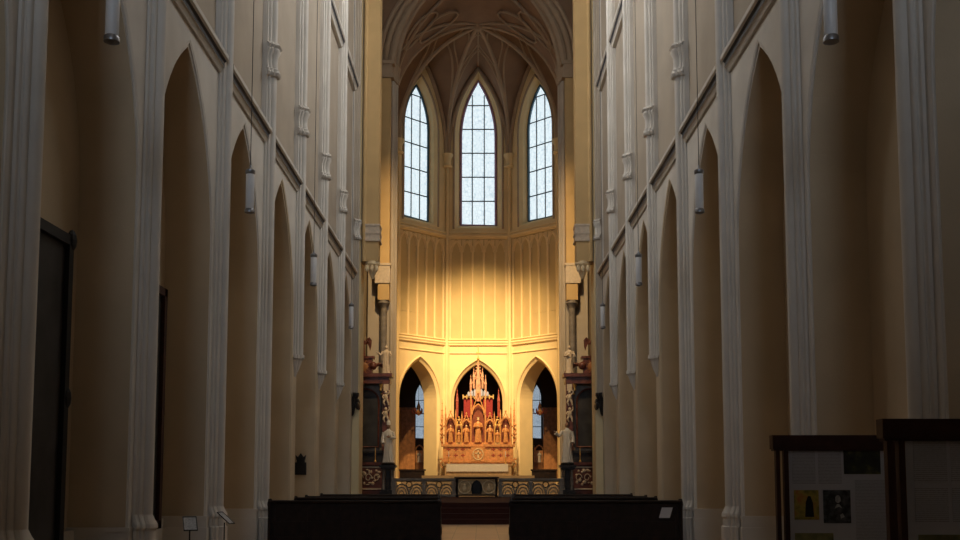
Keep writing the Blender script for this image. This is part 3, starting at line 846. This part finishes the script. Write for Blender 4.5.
# pixel measures of the photograph turned into metres on each panel
def zz(py, Y): return 1.6 + Y*(87.1 + (388 - py)*0.9962)/(996.2 - (388 - py)*0.0872)
YA = 11.25
xa = 0.11 + (771 - 480)*YA/1000 + 0.035
def ua(px): return 0.11 + (px - 480)*YA/1001 - xa
info_panel(xa, YA, 'dark wooden information panel with printed pictures on the right, farther one',
    [(ua(842.5), ua(879), zz(474, YA), zz(449.5, YA), 'pic_green'), (ua(883), ua(898), zz(474, YA), zz(449.5, YA), 'pic_green'),
     (ua(792), ua(816.5), zz(519.5, YA), zz(490, YA), 'pic_yellow'), (ua(821), ua(848), zz(523, YA), zz(490, YA), 'pic_grey'),
     (ua(792), ua(830), zz(560, YA), zz(533, YA), 'pic_olive')],
    [(ua(791), ua(814), zz(484, YA), zz(451, YA)), (ua(817), ua(840), zz(484, YA), zz(451, YA)), (ua(853), ua(884), zz(540, YA), zz(480, YA)), (ua(850), ua(884), zz(620, YA), zz(545, YA))], 1.42)
YB = 8.0
xb = 0.11 + (880 - 480)*YB/1000 + 0.035
def ub(px): return 0.11 + (px - 480)*YB/1001 - xb
info_panel(xb, YB, 'dark wooden information panel at the right edge, nearer and taller looking one',
    [(ub(914), ub(960), zz(565, YB), zz(534.5, YB), 'pic_olive')],
    [(ub(912), ub(945), zz(482, YB), zz(441, YB)), (ub(949), ub(985), zz(482, YB), zz(441, YB)), (ub(912), ub(945), zz(522, YB), zz(487, YB)), (ub(949), ub(985), zz(522, YB), zz(487, YB))], 1.42)

# ================================================================== FIGURES
def fig(b, x, y, z, H, face=-1, arm_r='down', arm_l='chest', fold=0.07, mats=(0, 1), hat=None, seg=18, fingers=True, lean=0.0):
    """robed standing figure as one mesh; face -1 looks towards the viewer"""
    S = H/1.75
    def P(px, py, pz): return (x + px*S, y + py*S*(-face), z + pz*S)
    b.cur = mats[0]
    ring = [(0.0, .27, .22, 1.3), (0.06, .26, .21, 1.2), (0.35, .22, .18, 1.0), (0.65, .20, .165, .8), (0.85, .20, .16, .6), (1.0, .175, .14, .4), (1.15, .19, .145, .25), (1.30, .215, .14, .15), (1.40, .20, .12, .05), (1.46, .10, .085, 0), (1.52, .06, .06, 0)]
    R = []
    for h, rx, ry, fo in ring:
        cx = lean*(h/1.5)**2
        R.append([P(cx + rx*(1 + fold*fo*sin(7*t + h*1.4))*cos(t), ry*(1 + fold*fo*sin(7*t + h*1.4))*sin(t), h) for t in [2*pi*i/seg for i in range(seg)]])
    b.loft(R)
    # cloak edge folds down the front
    b.tube([P(lean*.5 + 0.05, -0.14, 1.3), P(0.10, -0.17, 0.9), P(0.04, -0.2, 0.5), P(0.10, -0.24, 0.05)], [0.03*S, 0.035*S, 0.035*S, 0.04*S], 6)
    arms = {'down': [(.20, 0, 1.36), (.27, -.02, 1.08), (.24, -.10, .86)], 'chest': [(.20, 0, 1.36), (.29, -.05, 1.10), (.08, -.20, 1.14)],
            'raised': [(.20, 0, 1.36), (.36, -.06, 1.16), (.52, -.14, 1.30)], 'out': [(.20, 0, 1.36), (.32, -.1, 1.15), (.30, -.28, 1.10)]}
    for sg, kind in ((1, arm_r), (-1, arm_l)):
        b.cur = mats[0]
        pts = [(q[0]*sg + lean, q[1], q[2]) for q in arms[kind]]
        b.tube([P(*pts[0]), P(*[(u + v)/2 for u, v in zip(pts[0], pts[1])]), P(*pts[1]), P(*[(u + v)/2 for u, v in zip(pts[1], pts[2])]), P(*pts[2])], [.085*S, .075*S, .07*S, .08*S, .095*S], 10)
        b.cur = mats[1]
        d = Vector(pts[2]) - Vector(pts[1]); d.normalize(); e = Vector(pts[2])
        pc = e + d*0.07
        b.tube([P(*e), P(*(e + d*0.04)), P(*(e + d*0.11))], [.026*S, .036*S, .032*S], 8)
        if fingers:
            side = d.cross(Vector((0, 1, 0))); side = side.normalized() if side.length > 0.1 else Vector((1, 0, 0))
            for i, ln in enumerate((.055, .07, .075, .065)):
                o = e + d*0.10 + side*(-0.024 + 0.016*i)
                b.tube([P(*o), P(*(o + d*ln*0.6)), P(*(o + d*ln + Vector((0, -0.02, 0))))], [.009*S, .008*S, .006*S], 5)
            o = e + d*0.05 - side*0.03
            b.tube([P(*o), P(*(o + d*0.03 - side*0.03)), P(*(o + d*0.065 - side*0.035))], [.011*S, .01*S, .007*S], 5)
    # head with face
    b.cur = mats[1]
    hc = (lean*1.1, -0.02, 1.63)
    b.ball(P(*hc), (.078*S, .095*S, .115*S), 12, 9)
    b.ball(P(hc[0], -0.115, 1.615), (.014*S, .022*S, .026*S), 6, 5)
    for q in (-.032, .032): b.ball(P(hc[0] + q, -0.10, 1.645), (.014*S, .012*S, .009*S), 6, 4)
    b.ball(P(hc[0], -0.102, 1.568), (.026*S, .012*S, .008*S), 6, 4)
    for q in (-.08, .08): b.ball(P(hc[0] + q, 0.0, 1.625), (.012*S, .022*S, .03*S), 6, 4)
    if hat == 'mitre':
        b.cur = mats[0]
        b.loft([[P(hc[0] + rx*cos(t), -0.01 + ry*sin(t), h) for t in [2*pi*i/12 for i in range(12)]] for h, rx, ry in ((1.69, .09, .105), (1.74, .10, .11), (1.84, .09, .07), (1.95, .015, .02))])
    elif hat == 'hair':
        b.loft([[P(hc[0] + rx*cos(t), 0.02 + ry*sin(t), h) for t in [2*pi*i/12 for i in range(12)]] for h, rx, ry in ((1.56, .075, .06), (1.63, .088, .085), (1.70, .085, .1), (1.75, .05, .06), (1.765, .01, .01))])
    elif hat == 'crown':
        b.loft([[P(hc[0] + rx*cos(t), -0.01 + rx*sin(t), h) for t in [2*pi*i/10 for i in range(10)]] for h, rx in ((1.70, .08), (1.80, .1), (1.80, .07), (1.72, .06))])

# two white statues on black pedestals
PEDY = 46.2
for s in (-1, 1):
    px = 388.5 if s < 0 else 567.0
    X = 0.11 + (px - 480)*PEDY/1000
    side = 'left' if s < 0 else 'right'
    t = thing('statue_pedestal', 'black pedestal with little columns under the white statue on the %s' % side, 'pedestal', (X, PEDY, PLAT))
    b = MB(); b.box(-0.36, 0.36, -0.34, 0.34, 0.0, 0.18); b.box(-0.30, 0.30, -0.28, 0.28, 0.18, 0.26); b.build('plinth', 'marble_dark', t)
    for qx in (-0.2, 0.2):
        for qy in (-0.18, 0.18):
            b = MB(); b.lathe([(0.09, 0.26), (0.09, 0.32), (0.06, 0.36), (0.065, 0.7), (0.055, 1.1), (0.09, 1.16), (0.09, 1.2)], qx, qy, 10); b.build('colonnette', 'marble_grey', t, smooth=True)
    b = MB(); b.box(-0.12, 0.12, -0.1, 0.1, 0.26, 1.2); b.build('core', 'marble_dark', t)
    b = MB(); b.box(-0.32, 0.32, -0.30, 0.30, 1.2, 1.28); b.box(-0.38, 0.38, -0.36, 0.36, 1.28, 1.40); b.lathe([(0.30, 1.40), (0.34, 1.46), (0.28, 1.52)], 0, 0, 16); b.build('top_slab', 'marble_dark', t)
    b = MB()
    if s < 0: fig(b, 0, 0, 0, 1.78, -1, 'chest', 'down', 0.09, (0, 1), 'mitre', 20)
    else: fig(b, 0, 0, 0, 1.83, -1, 'down', 'raised', 0.09, (0, 1), 'hair', 20)
    o = b.build('statue', ['statue_white', 'skin_stone'], None, smooth=True)
    o.location = (X, PEDY, PLAT + 1.52)
    tag(o, ('white robed bishop statue in a tall mitre on the left black pedestal' if s < 0 else 'white robed monk statue raising one arm on the right black pedestal'), 'statue')

# ================================================================== SIDE ALTARS
for s in (-1, 1):
    side = 'left' if s < 0 else 'right'
    YS = 48.2
    X0 = s*5.6
    t = thing('side_altar', 'dark baroque side altar with a blackened picture, %s of the choir' % side, 'altar', (X0, YS, PLAT))
    b = MB(); b.box(-1.3, 1.3, -0.7, 1.6, 0.0, 0.15); b.box(-1.15, 1.15, -0.45, 0.8, 0.15, 1.42); b.box(-1.3, 1.3, -0.55, 0.85, 1.42, 1.55); b.build('mensa', 'marble_red', t)
    b = MB()
    b.box(-1.0, 1.0, -0.48, -0.44, 0.25, 0.32); b.box(-1.0, 1.0, -0.48, -0.44, 1.28, 1.35)
    rnd = random.Random(5)
    for i in range(34):
        x = -0.9 + 1.8*rnd.random(); z = 0.45 + 0.75*rnd.random()
        b.ball((x, -0.46, z), (0.05 + 0.05*rnd.random(), 0.05, 0.03 + 0.06*rnd.random()), 6, 4)
    for i in range(5):
        x = -0.8 + 0.4*i
        b.tube([(x + 0.16*cos(a*0.5)*(1 - a*0.04), -0.48, 0.82 + 0.2*sin(a*0.5)*(1 - a*0.04)) for a in range(14)], 0.022, 5)
    b.build('carved_front', 'cream_stone', t)
    b = MB(); b.box(-1.25, 1.25, 0.1, 0.8, 1.55, 2.0); b.box(-1.35, 1.35, 0.0, 0.8, 2.0, 2.12); b.build('predella', 'marble_dark', t)
    b = MB(); b.box(-1.25, 1.25, 0.45, 0.8, 2.12, 5.35); b.build('back_wall', 'marble_grey', t)
    b = MB(); b.fill([[(-0.78, 2.3), (0.78, 2.3), (0.78, 4.5)] + arch(0.78, 0.6, 4.5)[::-1][1:-1] + [(-0.78, 4.5)]], lambda u, z: (u, 0.42, z)); b.build('altar_picture', 'canvas_dark', t)
    b = MB(); lp = [(-0.78, 2.3), (0.78, 2.3), (0.78, 4.5)] + arch(0.78, 0.6, 4.5)[::-1][1:-1] + [(-0.78, 4.5), (-0.78, 2.3)]
    b.tube([(u, 0.40, z) for u, z in lp], 0.05, 6); b.build('picture_frame', 'marble_red', t)
    for q in (-1.04, 1.04):
        b = MB(); b.lathe([(0.19, 2.12), (0.19, 2.2), (0.14, 2.27), (0.15, 2.4), (0.15, 3.4), (0.125, 4.85), (0.16, 4.9), (0.2, 5.1), (0.22, 5.25), (0.22, 5.35)], q, 0.22, 16); col_ = b.build('column', 'marble_grey' , t, smooth=True)
        b = MB(); b.lathe([(0.13, 4.82), (0.17, 4.86), (0.15, 4.95), (0.2, 5.1), (0.24, 5.28), (0.24, 5.36)], q, 0.22, 14)
        for k in range(8): b.ball((q + 0.18*cos(k*pi/4), 0.22 + 0.18*sin(k*pi/4), 5.08), (0.05, 0.05, 0.1), 6, 4)
        b.build('capital', 'gold', col_, smooth=True)
    b = MB(); b.box(-1.35, 1.35, -0.02, 0.85, 5.36, 5.55); b.box(-1.32, 1.32, 0.0, 0.85, 5.55, 5.68); b.box(-1.45, 1.45, -0.12, 0.9, 5.68, 5.85); b.build('entablature', 'marble_red', t)
    # volutes and broken pediment
    b = MB()
    for q in (-1, 1):
        b.tube([(q*(1.25 - 0.07*k), 0.58, 5.9 + 0.45*sin(k*0.22)) for k in range(11)], [0.13 - 0.005*k for k in range(11)], 8)
        b.ball((q*0.5, 0.25, 6.25), 0.2, 10, 7)
    b.box(-0.45, 0.45, 0.2, 0.6, 5.85, 6.6); b.box(-0.55, 0.55, 0.15, 0.65, 6.6, 6.72)
    b.build('pediment', 'marble_red', t, smooth=True)
    b = MB(); b.ball((0, 0.22, 6.2), (0.28, 0.06, 0.25), 12, 8)
    for k in range(12): b.tube([(0, 0.2, 6.2), (0.42*cos(k*pi/6), 0.2, 6.2 + 0.42*sin(k*pi/6))], [0.03, 0.008], 5)
    b.build('gilded_rays', 'brown_wood', t)
    # carved cherub panels on the pilaster towards the aisle
    qx = -s*1.17
    b = MB(); b.box(qx - 0.17, qx + 0.17, -0.04, 0.12, 2.12, 5.36); b.build('side_panel', 'marble_red', t)
    b = MB()
    b.box(qx - 0.12, qx + 0.12, -0.09, -0.03, 5.0, 5.32)
    for z, hh in ((4.55, 0.0), (3.75, 0.0)):
        b.ball((qx, -0.12, z + 0.36), (0.075, 0.07, 0.085), 10, 7)                 # head
        b.ball((qx, -0.11, z + 0.14), (0.10, 0.08, 0.16), 10, 7)                   # trunk
        b.tube([(qx - 0.05, -0.11, z + 0.03), (qx - 0.11, -0.15, z - 0.12), (qx - 0.04, -0.11, z - 0.27)], [0.06, 0.05, 0.03], 7)
        b.tube([(qx + 0.05, -0.11, z + 0.03), (qx + 0.10, -0.13, z - 0.10), (qx + 0.13, -0.11, z - 0.26)], [0.06, 0.05, 0.03], 7)
        b.tube([(qx - 0.08, -0.11, z + 0.25), (qx - 0.16, -0.15, z + 0.15), (qx - 0.1, -0.18, z + 0.06)], [0.04, 0.035, 0.025], 6)
        b.tube([(qx + 0.08, -0.11, z + 0.25), (qx + 0.17, -0.13, z + 0.36), (qx + 0.15, -0.15, z + 0.48)], [0.04, 0.035, 0.025], 6)
    b.build('carved_cherubs', 'cream_stone', t, smooth=True)
    b = MB()
    rnd = random.Random(9)
    for sg in (-1, 1): 
        b.lathe([(0.05, 1.55), (0.06, 1.6), (0.02, 1.66), (0.02, 1.85), (0.05, 1.9)], sg*0.7, -0.25, 8)
        b.tube([(sg*0.7, -0.25, 1.88), (sg*0.7, -0.25, 2.25)], 0.02, 6)
    b.build('candlestick', 'gold', t)
    # figures standing on the entablature
    b = MB(); fig(b, 0, 0, 0, 1.35, -1, 'out', 'raised' if s < 0 else 'chest', 0.1, (0, 0), 'hair', 14, False)
    o = b.build('saint_statue', ['cream_stone'], None, smooth=True)
    o.location = (X0 - s*1.15, YS + 0.08, PLAT + 5.852)
    tag(o, 'cream saint statue standing on top of the %s side altar' % side, 'statue')
    b = MB(); fig(b, 0, 0, 0, 1.0, -1, 'raised', 'out', 0.1, (0, 0), 'hair', 14, False)
    o = b.build('angel_statue', ['marble_red'], None, smooth=True)
    for q in (-1, 1):
        wb = MB(); wb.loft([[(q*0.08, 0.1, 0.75), (q*0.10, 0.14, 0.6)], [(q*0.32, 0.14, 0.98), (q*0.25, 0.18, 0.62)], [(q*0.45, 0.16, 0.82), (q*0.32, 0.2, 0.45)], [(q*0.42, 0.16, 0.5), (q*0.36, 0.2, 0.3)]], closed=False)
        wb.build('wing', 'marble_red', o)
    o.location = (X0 + s*0.05, YS + 0.4, PLAT + 6.72)
    tag(o, 'dark red angel statue on the pediment of the %s side altar' % side, 'statue')

# ================================================================== ALTAR RAIL, FRONT TABLE
def rail(x0, x1, label):
    t = thing('altar_rail', label, 'railing', ((x0 + x1)/2, 44.2, PLAT), 'stone rails before the choir')
    h = (x1 - x0)/2; H = 0.80
    b = MB(); b.box(-h, h, -0.16, 0.16, H - 0.09, H); b.box(-h, h, -0.12, 0.12, H - 0.12, H - 0.09); b.build('top_rail', 'stone', t)
    b = MB(); b.box(-h, h, -0.14, 0.14, 0.0, 0.10); b.build('bottom_rail', 'stone', t)
    for q in (-h + 0.08, 0.0, h - 0.08):
        b = MB(); b.box(q - 0.08, q + 0.08, -0.13, 0.13, 0.10, H - 0.10); b.build('post', 'stone', t)
    b = MB(); n = 4; ww = (2*h - 0.16)/n
    for i in range(n):
        cx = -h + 0.08 + ww*(i + 0.5)
        for r, tr in ((ww*0.48, 0.035), (ww*0.33, 0.03), (ww*0.17, 0.025)):
            b.tube([(cx + r*cos(pi*k/12), 0, 0.10 + r*1.45*sin(pi*k/12)*0.95) for k in range(13)], tr, 6)
        for q in (-0.5, 0.5):
            b.tube([(cx + q*ww + 0.13*cos(k*pi/6), 0, 0.52 + 0.13*sin(k*pi/6)) for k in range(13)], 0.025, 6)
        b.tube([(cx - ww*0.5, 0, 0.66), (cx + ww*0.5, 0, 0.66)], 0.02, 6)
    b.build('pierced_tracery', 'stone', t)
rail(-3.75, -0.95, 'pierced stone altar rail left of the middle altar table')
rail(0.92, 3.75, 'pierced stone altar rail right of the middle altar table')
t = thing('altar_table', 'dark framed altar table with a tan front panel at the head of the aisle', 'table', (-0.03, 43.0, PLAT))
b = MB(); b.box(-0.95, 0.95, -0.42, 0.42, 0.80, 0.86); b.box(-0.90, 0.90, -0.38, 0.38, 0.75, 0.80); b.build('table_top', 'dark_wood', t)
for qx in (-0.84, 0.84):
    for qy in (-0.32, 0.32):
        b = MB(); b.lathe([(0.06, 0.0), (0.06, 0.06), (0.04, 0.1), (0.055, 0.35), (0.035, 0.6), (0.06, 0.68), (0.06, 0.75)], qx, qy, 10); b.build('leg', 'dark_wood', t, smooth=True)
b = MB(); b.box(-0.80, 0.80, -0.30, -0.27, 0.12, 0.74); b.build('front_panel', 'gold_cloth', t)
for q in (-0.52, 0.52):
    b = MB()
    b.tube([(q + 0.27*cos(k*pi/8), -0.31, 0.43 + 0.27*sin(k*pi/8)) for k in range(17)], 0.025, 6)
    b.ball((q, -0.31, 0.52), (0.05, 0.03, 0.06), 8, 6); b.ball((q, -0.31, 0.36), (0.09, 0.03, 0.13), 8, 6)
    b.build('carved_ornament', 'pale_gold', t)
b = MB(); b.loft([ellring(0, -0.315, z, rx, 0.025, 14) for z, rx in ((0.14, 0.2), (0.35, 0.24), (0.55, 0.2), (0.66, 0.12), (0.72, 0.03))]); b.build('dark_medallion', 'iron', t, smooth=True)
b = MB(); b.box(-0.85, 0.85, -0.33, 0.33, 0.06, 0.12); b.build('lower_rail', 'dark_wood', t)

# ================================================================== MAIN ALTAR
AY = 59.3; AZ = 1.6; k_ = 0.0595
def ax(px): return (px - 478.0)*k_
def az(py): return 1.6 + (478 - py)*k_ - AZ
t = thing('high_altar', 'gilded gothic winged high altar under the central pointed arch', 'altar', (0.0, AY, AZ))
b = MB(); b.box(-1.95, 1.95, -0.55, 0.5, 0.0, 0.58); b.box(-2.05, 2.05, -0.62, 0.5, 0.58, 0.66); b.build('altar_block', 'gold_cloth', t)
b = MB(); b.box(-1.85, 1.75, -0.66, -0.62, az(474), 0.68); b.box(-1.85, 1.75, -0.66, 0.3, 0.66, 0.69)
for i in range(30): b.box(-1.84 + 0.12*i, -1.80 + 0.12*i, -0.665, -0.655, az(474) - 0.03, az(474))
b.build('altar_cloth', 'linen', t)
b = MB(); b.box(-2.0, 2.0, -0.15, 0.5, 0.69, az(464.5)); b.box(-2.1, 2.1, -0.25, 0.5, az(465), az(463.5)); b.build('gradine', 'gold_wood', t)
b = MB(); b.box(-2.08, 2.08, -0.05, 0.5, az(463.5), az(449)); b.box(-2.18, 2.18, -0.16, 0.5, az(449.5), az(447.2)); b.box(-2.14, 2.14, -0.1, 0.5, az(463.6), az(462.2)); b.build('predella', 'gold_wood', t)
for q in (-1.75, -1.32, -0.9, 0.9, 1.32, 1.75):
    for dz in (0.33, 0.68):
        b = MB()
        b.box(q - 0.12, q + 0.12, -0.075, -0.045, az(463.5) + dz - 0.03, az(463.5) + dz + 0.03)
        b.box(q - 0.03, q + 0.03, -0.08, -0.045, az(463.5) + dz - 0.10, az(463.5) + dz + 0.10)
        b.build('cross_ornament', 'altar_red', t)
b = MB()
b.box(-0.42, 0.42, -0.30, 0.0, az(464), az(450)); b.build('tabernacle', 'gold_wood', t)
b = MB(); b.tube([(0.30*cos(k*pi/8), -0.32, az(457) + 0.32*sin(k*pi/8)) for k in range(17)], 0.035, 6)
b.box(-0.04, 0.04, -0.34, -0.30, az(457) - 0.24, az(457) + 0.24); b.box(-0.18, 0.18, -0.34, -0.30, az(457) + 0.02, az(457) + 0.10)
b.build('tabernacle_door', 'pale_gold', t)
# retable with seven niches
NICH = [(-1.93, -1.33, 418, 'w'), (-1.30, -0.98, 424, 'n'), (-0.96, -0.44, 420, 'w'), (-0.42, 0.42, 402, 'c'), (0.44, 0.96, 420, 'w'), (0.98, 1.30, 424, 'n'), (1.33, 1.93, 418, 'w')]
ZB = az(447.2)
b = MB(); b.box(-2.0, 2.0, 0.22, 0.5, ZB, az(421)); b.box(-0.45, 0.45, 0.20, 0.5, ZB, az(408)); b.build('retable_back', 'altar_brown', t)
for x0, x1, pyt, kd in NICH:
    cx = (x0 + x1)/2; h = (x1 - x0)/2; zt = az(pyt); hg = 0.30 if kd != 'c' else 0.55
    b = MB()
    for q in (x0, x1):
        b.tube([(q, 0.02, ZB), (q, 0.02, zt)], 0.045, 8)
        b.tube([(q, 0.02, zt), (q, 0.02, zt + 0.35)], [0.05, 0.005], 6)
    zz0 = zt - hg - h*0.9
    b.tube([(cx + q, 0.0, z) for q, z in arch(h*0.86, h*1.5, zz0, 8)], 0.045, 6)
    b.tube([(cx - h, 0.0, zz0 + 0.05), (cx, 0.0, zt + hg*0.55), (cx + h, 0.0, zz0 + 0.05)], 0.045, 6)
    b.ball((cx, 0.0, zt + hg*0.55 + 0.06), 0.06, 8, 6)
    for u in (0.25, 0.5, 0.75):
        for sg in (-1, 1):
            b.ball((cx + sg*h*(1 - u), -0.01, zz0 + 0.05 + (zt + hg*0.55 - zz0 - 0.05)*u + 0.05), 0.035, 6, 4)
    b.box(x0, x1, -0.04, 0.22, ZB, ZB + 0.12)
    b.build('canopy_niche', 'gold_wood' if kd != 'n' else 'gold', t)
    # the little figure stands in its niche
    f = MB(); H = {'w': 1.02, 'n': 0.72, 'c': 1.45}[kd]
    fig(f, 0, 0, 0, H, -1, 'chest', 'out' if kd == 'w' else 'chest', 0.1, (0, 1), 'crown' if kd == 'c' else 'hair', 12, False)
    o = f.build('gilded_statuette', ['gold_wood', 'pale_gold'], None, smooth=True)
    o.location = (cx, AY - 0.03, AZ + ZB + 0.122)
    nm = {-1.93: 'outermost left niche', -1.30: 'narrow left niche', -0.96: 'niche just left of the middle', -0.42: 'tall middle niche', 0.44: 'niche just right of the middle', 0.98: 'narrow right niche', 1.33: 'outermost right niche'}[x0]
    tag(o, 'gilded saint statuette in the %s of the high altar' % nm, 'statuette', 'statuettes of the high altar')
# outer pinnacles
def pinnacle(b, x, y, z0, z1, r):
    b.box(x - r, x + r, y - r, y + r, z0, z0 + (z1 - z0)*0.55)
    zc = z0 + (z1 - z0)*0.55
    b.loft([[(x + q*1.25*cos(pi/4 + pi/2*k), y + q*1.25*sin(pi/4 + pi/2*k), z) for k in range(4)] for q, z in ((r*1.5, zc), (r*1.3, zc + 0.06), (r*0.4, zc + (z1 - zc)*0.6), (0.012, z1))])
    b.ball((x, y, zc + (z1 - zc)*0.8), r*0.6, 6, 5)
    for u in (0.2, 0.45): b.ball((x, y, zc + (z1 - zc)*u), r*1.25*(1 - u*0.6), 6, 5)
for px, p0, p1 in ((442, 447, 402), (514, 447, 402), (445.5, 447, 408), (510.5, 447, 408), (457, 420, 391), (498.5, 420, 391)):
    b = MB(); pinnacle(b, ax(px), 0.12, az(p0), az(p1), 0.07); b.build('pinnacle', 'gold_wood' if p0 == 447 else 'altar_red', t)
for sg in (-1, 1):
    for z in (az(445), az(436), az(470)):
        b = MB()
        b.tube([(sg*(2.08 + 0.16*sin(q*0.5)), 0.0, z + 0.06*q) for q in range(9)], 0.04, 6)
        b.ball((sg*2.2, 0.0, z + 0.5), (0.09, 0.05, 0.07), 6, 5)
        b.build('side_scroll', 'gold_wood', t)
# maroon hangings and spire
for sg in (-1, 1):
    b = MB(); b.box(sg*0.30, sg*0.86, 0.30, 0.40, az(420), az(400)); b.build('maroon_panel', 'maroon', t)
b = MB(); b.box(-0.92, 0.92, 0.18, 0.46, az(400), az(398.5))
for i in range(9): b.box(-0.9 + 0.225*i - 0.03, -0.9 + 0.225*i + 0.03, 0.16, 0.2, az(400) - 0.1, az(398.5) + 0.08)
b.build('cresting', 'gold', t)
b = MB()
for sg in (-1, 1):
    for q in (0.20, 0.38, 0.56):
        hh = 0.52 - q*0.45
        b.prism([(sg*(q - 0.07), az(398.5)), (sg*(q + 0.07), az(398.5)), (sg*(q + 0.07), az(398.5) + hh*0.7), (sg*q, az(398.5) + hh), (sg*(q - 0.07), az(398.5) + hh*0.7)], lambda a, c: (a, 0.10, c), lambda a, c: (a, 0.15, c))
b.build('window_light_lancets', 'pale_blue', t)  # pale blue colour stands for window daylight glimpsed behind the spire
b = MB()
for lvl, (p0, p1, wq) in enumerate(((399, 381, 0.44), (391, 374, 0.26))):
    for sg in (-1, 1):
        pinnacle(b, sg*wq, 0.22, az(p0), az(p1 - 4), 0.055)
        b.tube([(sg*wq, 0.22, az(p1 + 7)), (sg*wq*0.55, 0.22, az(p1 + 1)), (0, 0.22, az(p1 - 3))], 0.035, 6)
b.loft([[(q*cos(pi/4 + pi/2*k), 0.22 + q*sin(pi/4 + pi/2*k), z) for k in range(4)] for q, z in ((0.24, az(404)), (0.20, az(386)), (0.16, az(382)), (0.12, az(376)), (0.05, az(367)), (0.03, az(362)))])
for i in range(7):
    z = az(385 - 3*i); r = 0.24 - 0.028*i
    for sg in (-1, 1): b.ball((sg*r, 0.2, z), 0.05, 6, 5)
b.build('spire', 'spire', t)
b = MB(); b.tube([(0, 0.22, az(364)), (0, 0.22, az(346))], [0.035, 0.015], 6); b.ball((0, 0.22, az(361)), 0.09, 8, 6); b.box(-0.14, 0.14, 0.2, 0.24, az(355) - 0.03, az(355) + 0.03)
b.build('finial_cross', 'gold', t)
# candlesticks on the altar
for i, px in enumerate((449, 505)):
    c = thing('altar_candlestick', 'slender brass candlestick at the %s end of the high altar' % ('left' if i == 0 else 'right'), 'candlestick', (ax(px), AY - 0.4, AZ + 0.692))
    b = MB(); b.lathe([(0.08, 0), (0.08, 0.03), (0.025, 0.08), (0.02, 0.3), (0.04, 0.34), (0.05, 0.38)], 0, 0, 10); b.build('stem', 'gold', c, smooth=True)
    b = MB(); b.tube([(0, 0, 0.38), (0, 0, 0.72)], 0.022, 8); b.build('candle', 'linen', c)

# ================================================================== AMBULATORY FURNISHINGS
for s in (-1, 1):
    side = 'left' if s < 0 else 'right'
    def gx(px_left, Y): 
        u = (px_left - 480)*Y/1000 if s < 0 else ((958.5 - px_left) - 480)*Y/1000
        return u + 0.11
    Y = 66.0
    xa_, xb_ = gx(399, Y), gx(415.0, Y)
    cx = (xa_ + xb_)/2; hw = abs(xb_ - xa_)/2
    t = thing('confessional', 'tall panelled brown wooden cabinet seen through the %s apse arch' % side, 'cabinet', (cx, Y + 0.4, PLAT))
    b = MB(); b.box(-hw, hw, -0.35, 0.35, 0.0, 5.2); b.build('body', 'brown_wood', t)
    b = MB()
    for i in range(4):
        q = -hw + 2*hw*(i + 0.5)/4
        b.box(q - 0.10, q + 0.10, -0.40, -0.35, 0.4, 4.9)
    b.build('door_board', 'brown_wood', t)
    b = MB(); b.box(-hw - 0.06, hw + 0.06, -0.44, 0.38, 5.2, 5.4); b.box(-hw, hw, -0.42, 0.37, 0.0, 0.25); b.build('cornice', 'brown_wood', t)
    # hanging carved crown lamp
    Y = 64.5; lx = gx(418.5, Y)
    t = thing('crown_chandelier', 'reddish carved chandelier hanging before the %s ambulatory window' % side, 'chandelier', (lx, Y, 5.4))
    b = MB(); b.lathe([(0.03, 0.05), (0.14, 0.15), (0.2, 0.3), (0.1, 0.42), (0.13, 0.6), (0.05, 0.85), (0.02, 1.0)], 0, 0, 12); b.build('body', 'gold_wood', t, smooth=True)
    for k in range(6):
        an = k*pi/3
        b = MB(); b.tube([(0.1*cos(an), 0.1*sin(an), 0.3), (0.28*cos(an), 0.28*sin(an), 0.15), (0.42*cos(an), 0.42*sin(an), 0.28), (0.42*cos(an), 0.42*sin(an), 0.5)], [0.035, 0.03, 0.03, 0.04], 6); b.build('arm', 'altar_red', t)
    b = MB(); b.tube([(0, 0, 0.98), (0, 0, 6.1)], 0.012, 5); b.build('chain', 'iron', t)
    # gilded shrine below the window
    Y = 67.3; sx = gx(419.5, Y)
    t = thing('gilded_shrine', 'small gilded shrine under the %s ambulatory window' % side, 'shrine', (sx, Y, PLAT))
    b = MB(); b.box(-0.45, 0.45, -0.3, 0.4, 0.0, 1.7); b.box(-0.5, 0.5, -0.35, 0.42, 1.7, 1.8); b.build('altar_block', 'brown_wood', t)
    b = MB(); b.box(-0.36, 0.36, 0.05, 0.35, 1.8, 2.6)
    b.tube([(q, 0.0, z) for q, z in arch(0.3, 0.45, 2.5, 6)], 0.05, 6)
    for q in (-0.33, 0.33): b.tube([(q, 0.0, 1.8), (q, 0.0, 2.95)], [0.05, 0.02], 6)
    b.build('gable', 'gold_wood', t)
    f = MB(); fig(f, 0, 0, 0, 0.75, -1, 'chest', 'chest', 0.1, (0, 0), 'hair', 12, False)
    o = f.build('shrine_figure', 'statue_white', t, smooth=True); o.location = (0, -0.12, 1.8)
    # low chest
    Y = 62.6 if False else 61.0
    xa_, xb_ = gx(401, Y), gx(424, Y)
    Yc = 62.4
    t = thing('low_chest', 'low dark wooden chest at the foot of the %s apse arch' % side, 'chest', (s*4.05, 61.6, PLAT))
    b = MB(); b.box(-0.75, 0.75, -0.3, 0.3, 0.0, 1.2); b.build('box', 'dark_wood', t)
    b = MB(); b.box(-0.82, 0.82, -0.36, 0.36, 1.2, 1.3); b.build('lid', 'dark_wood', t)
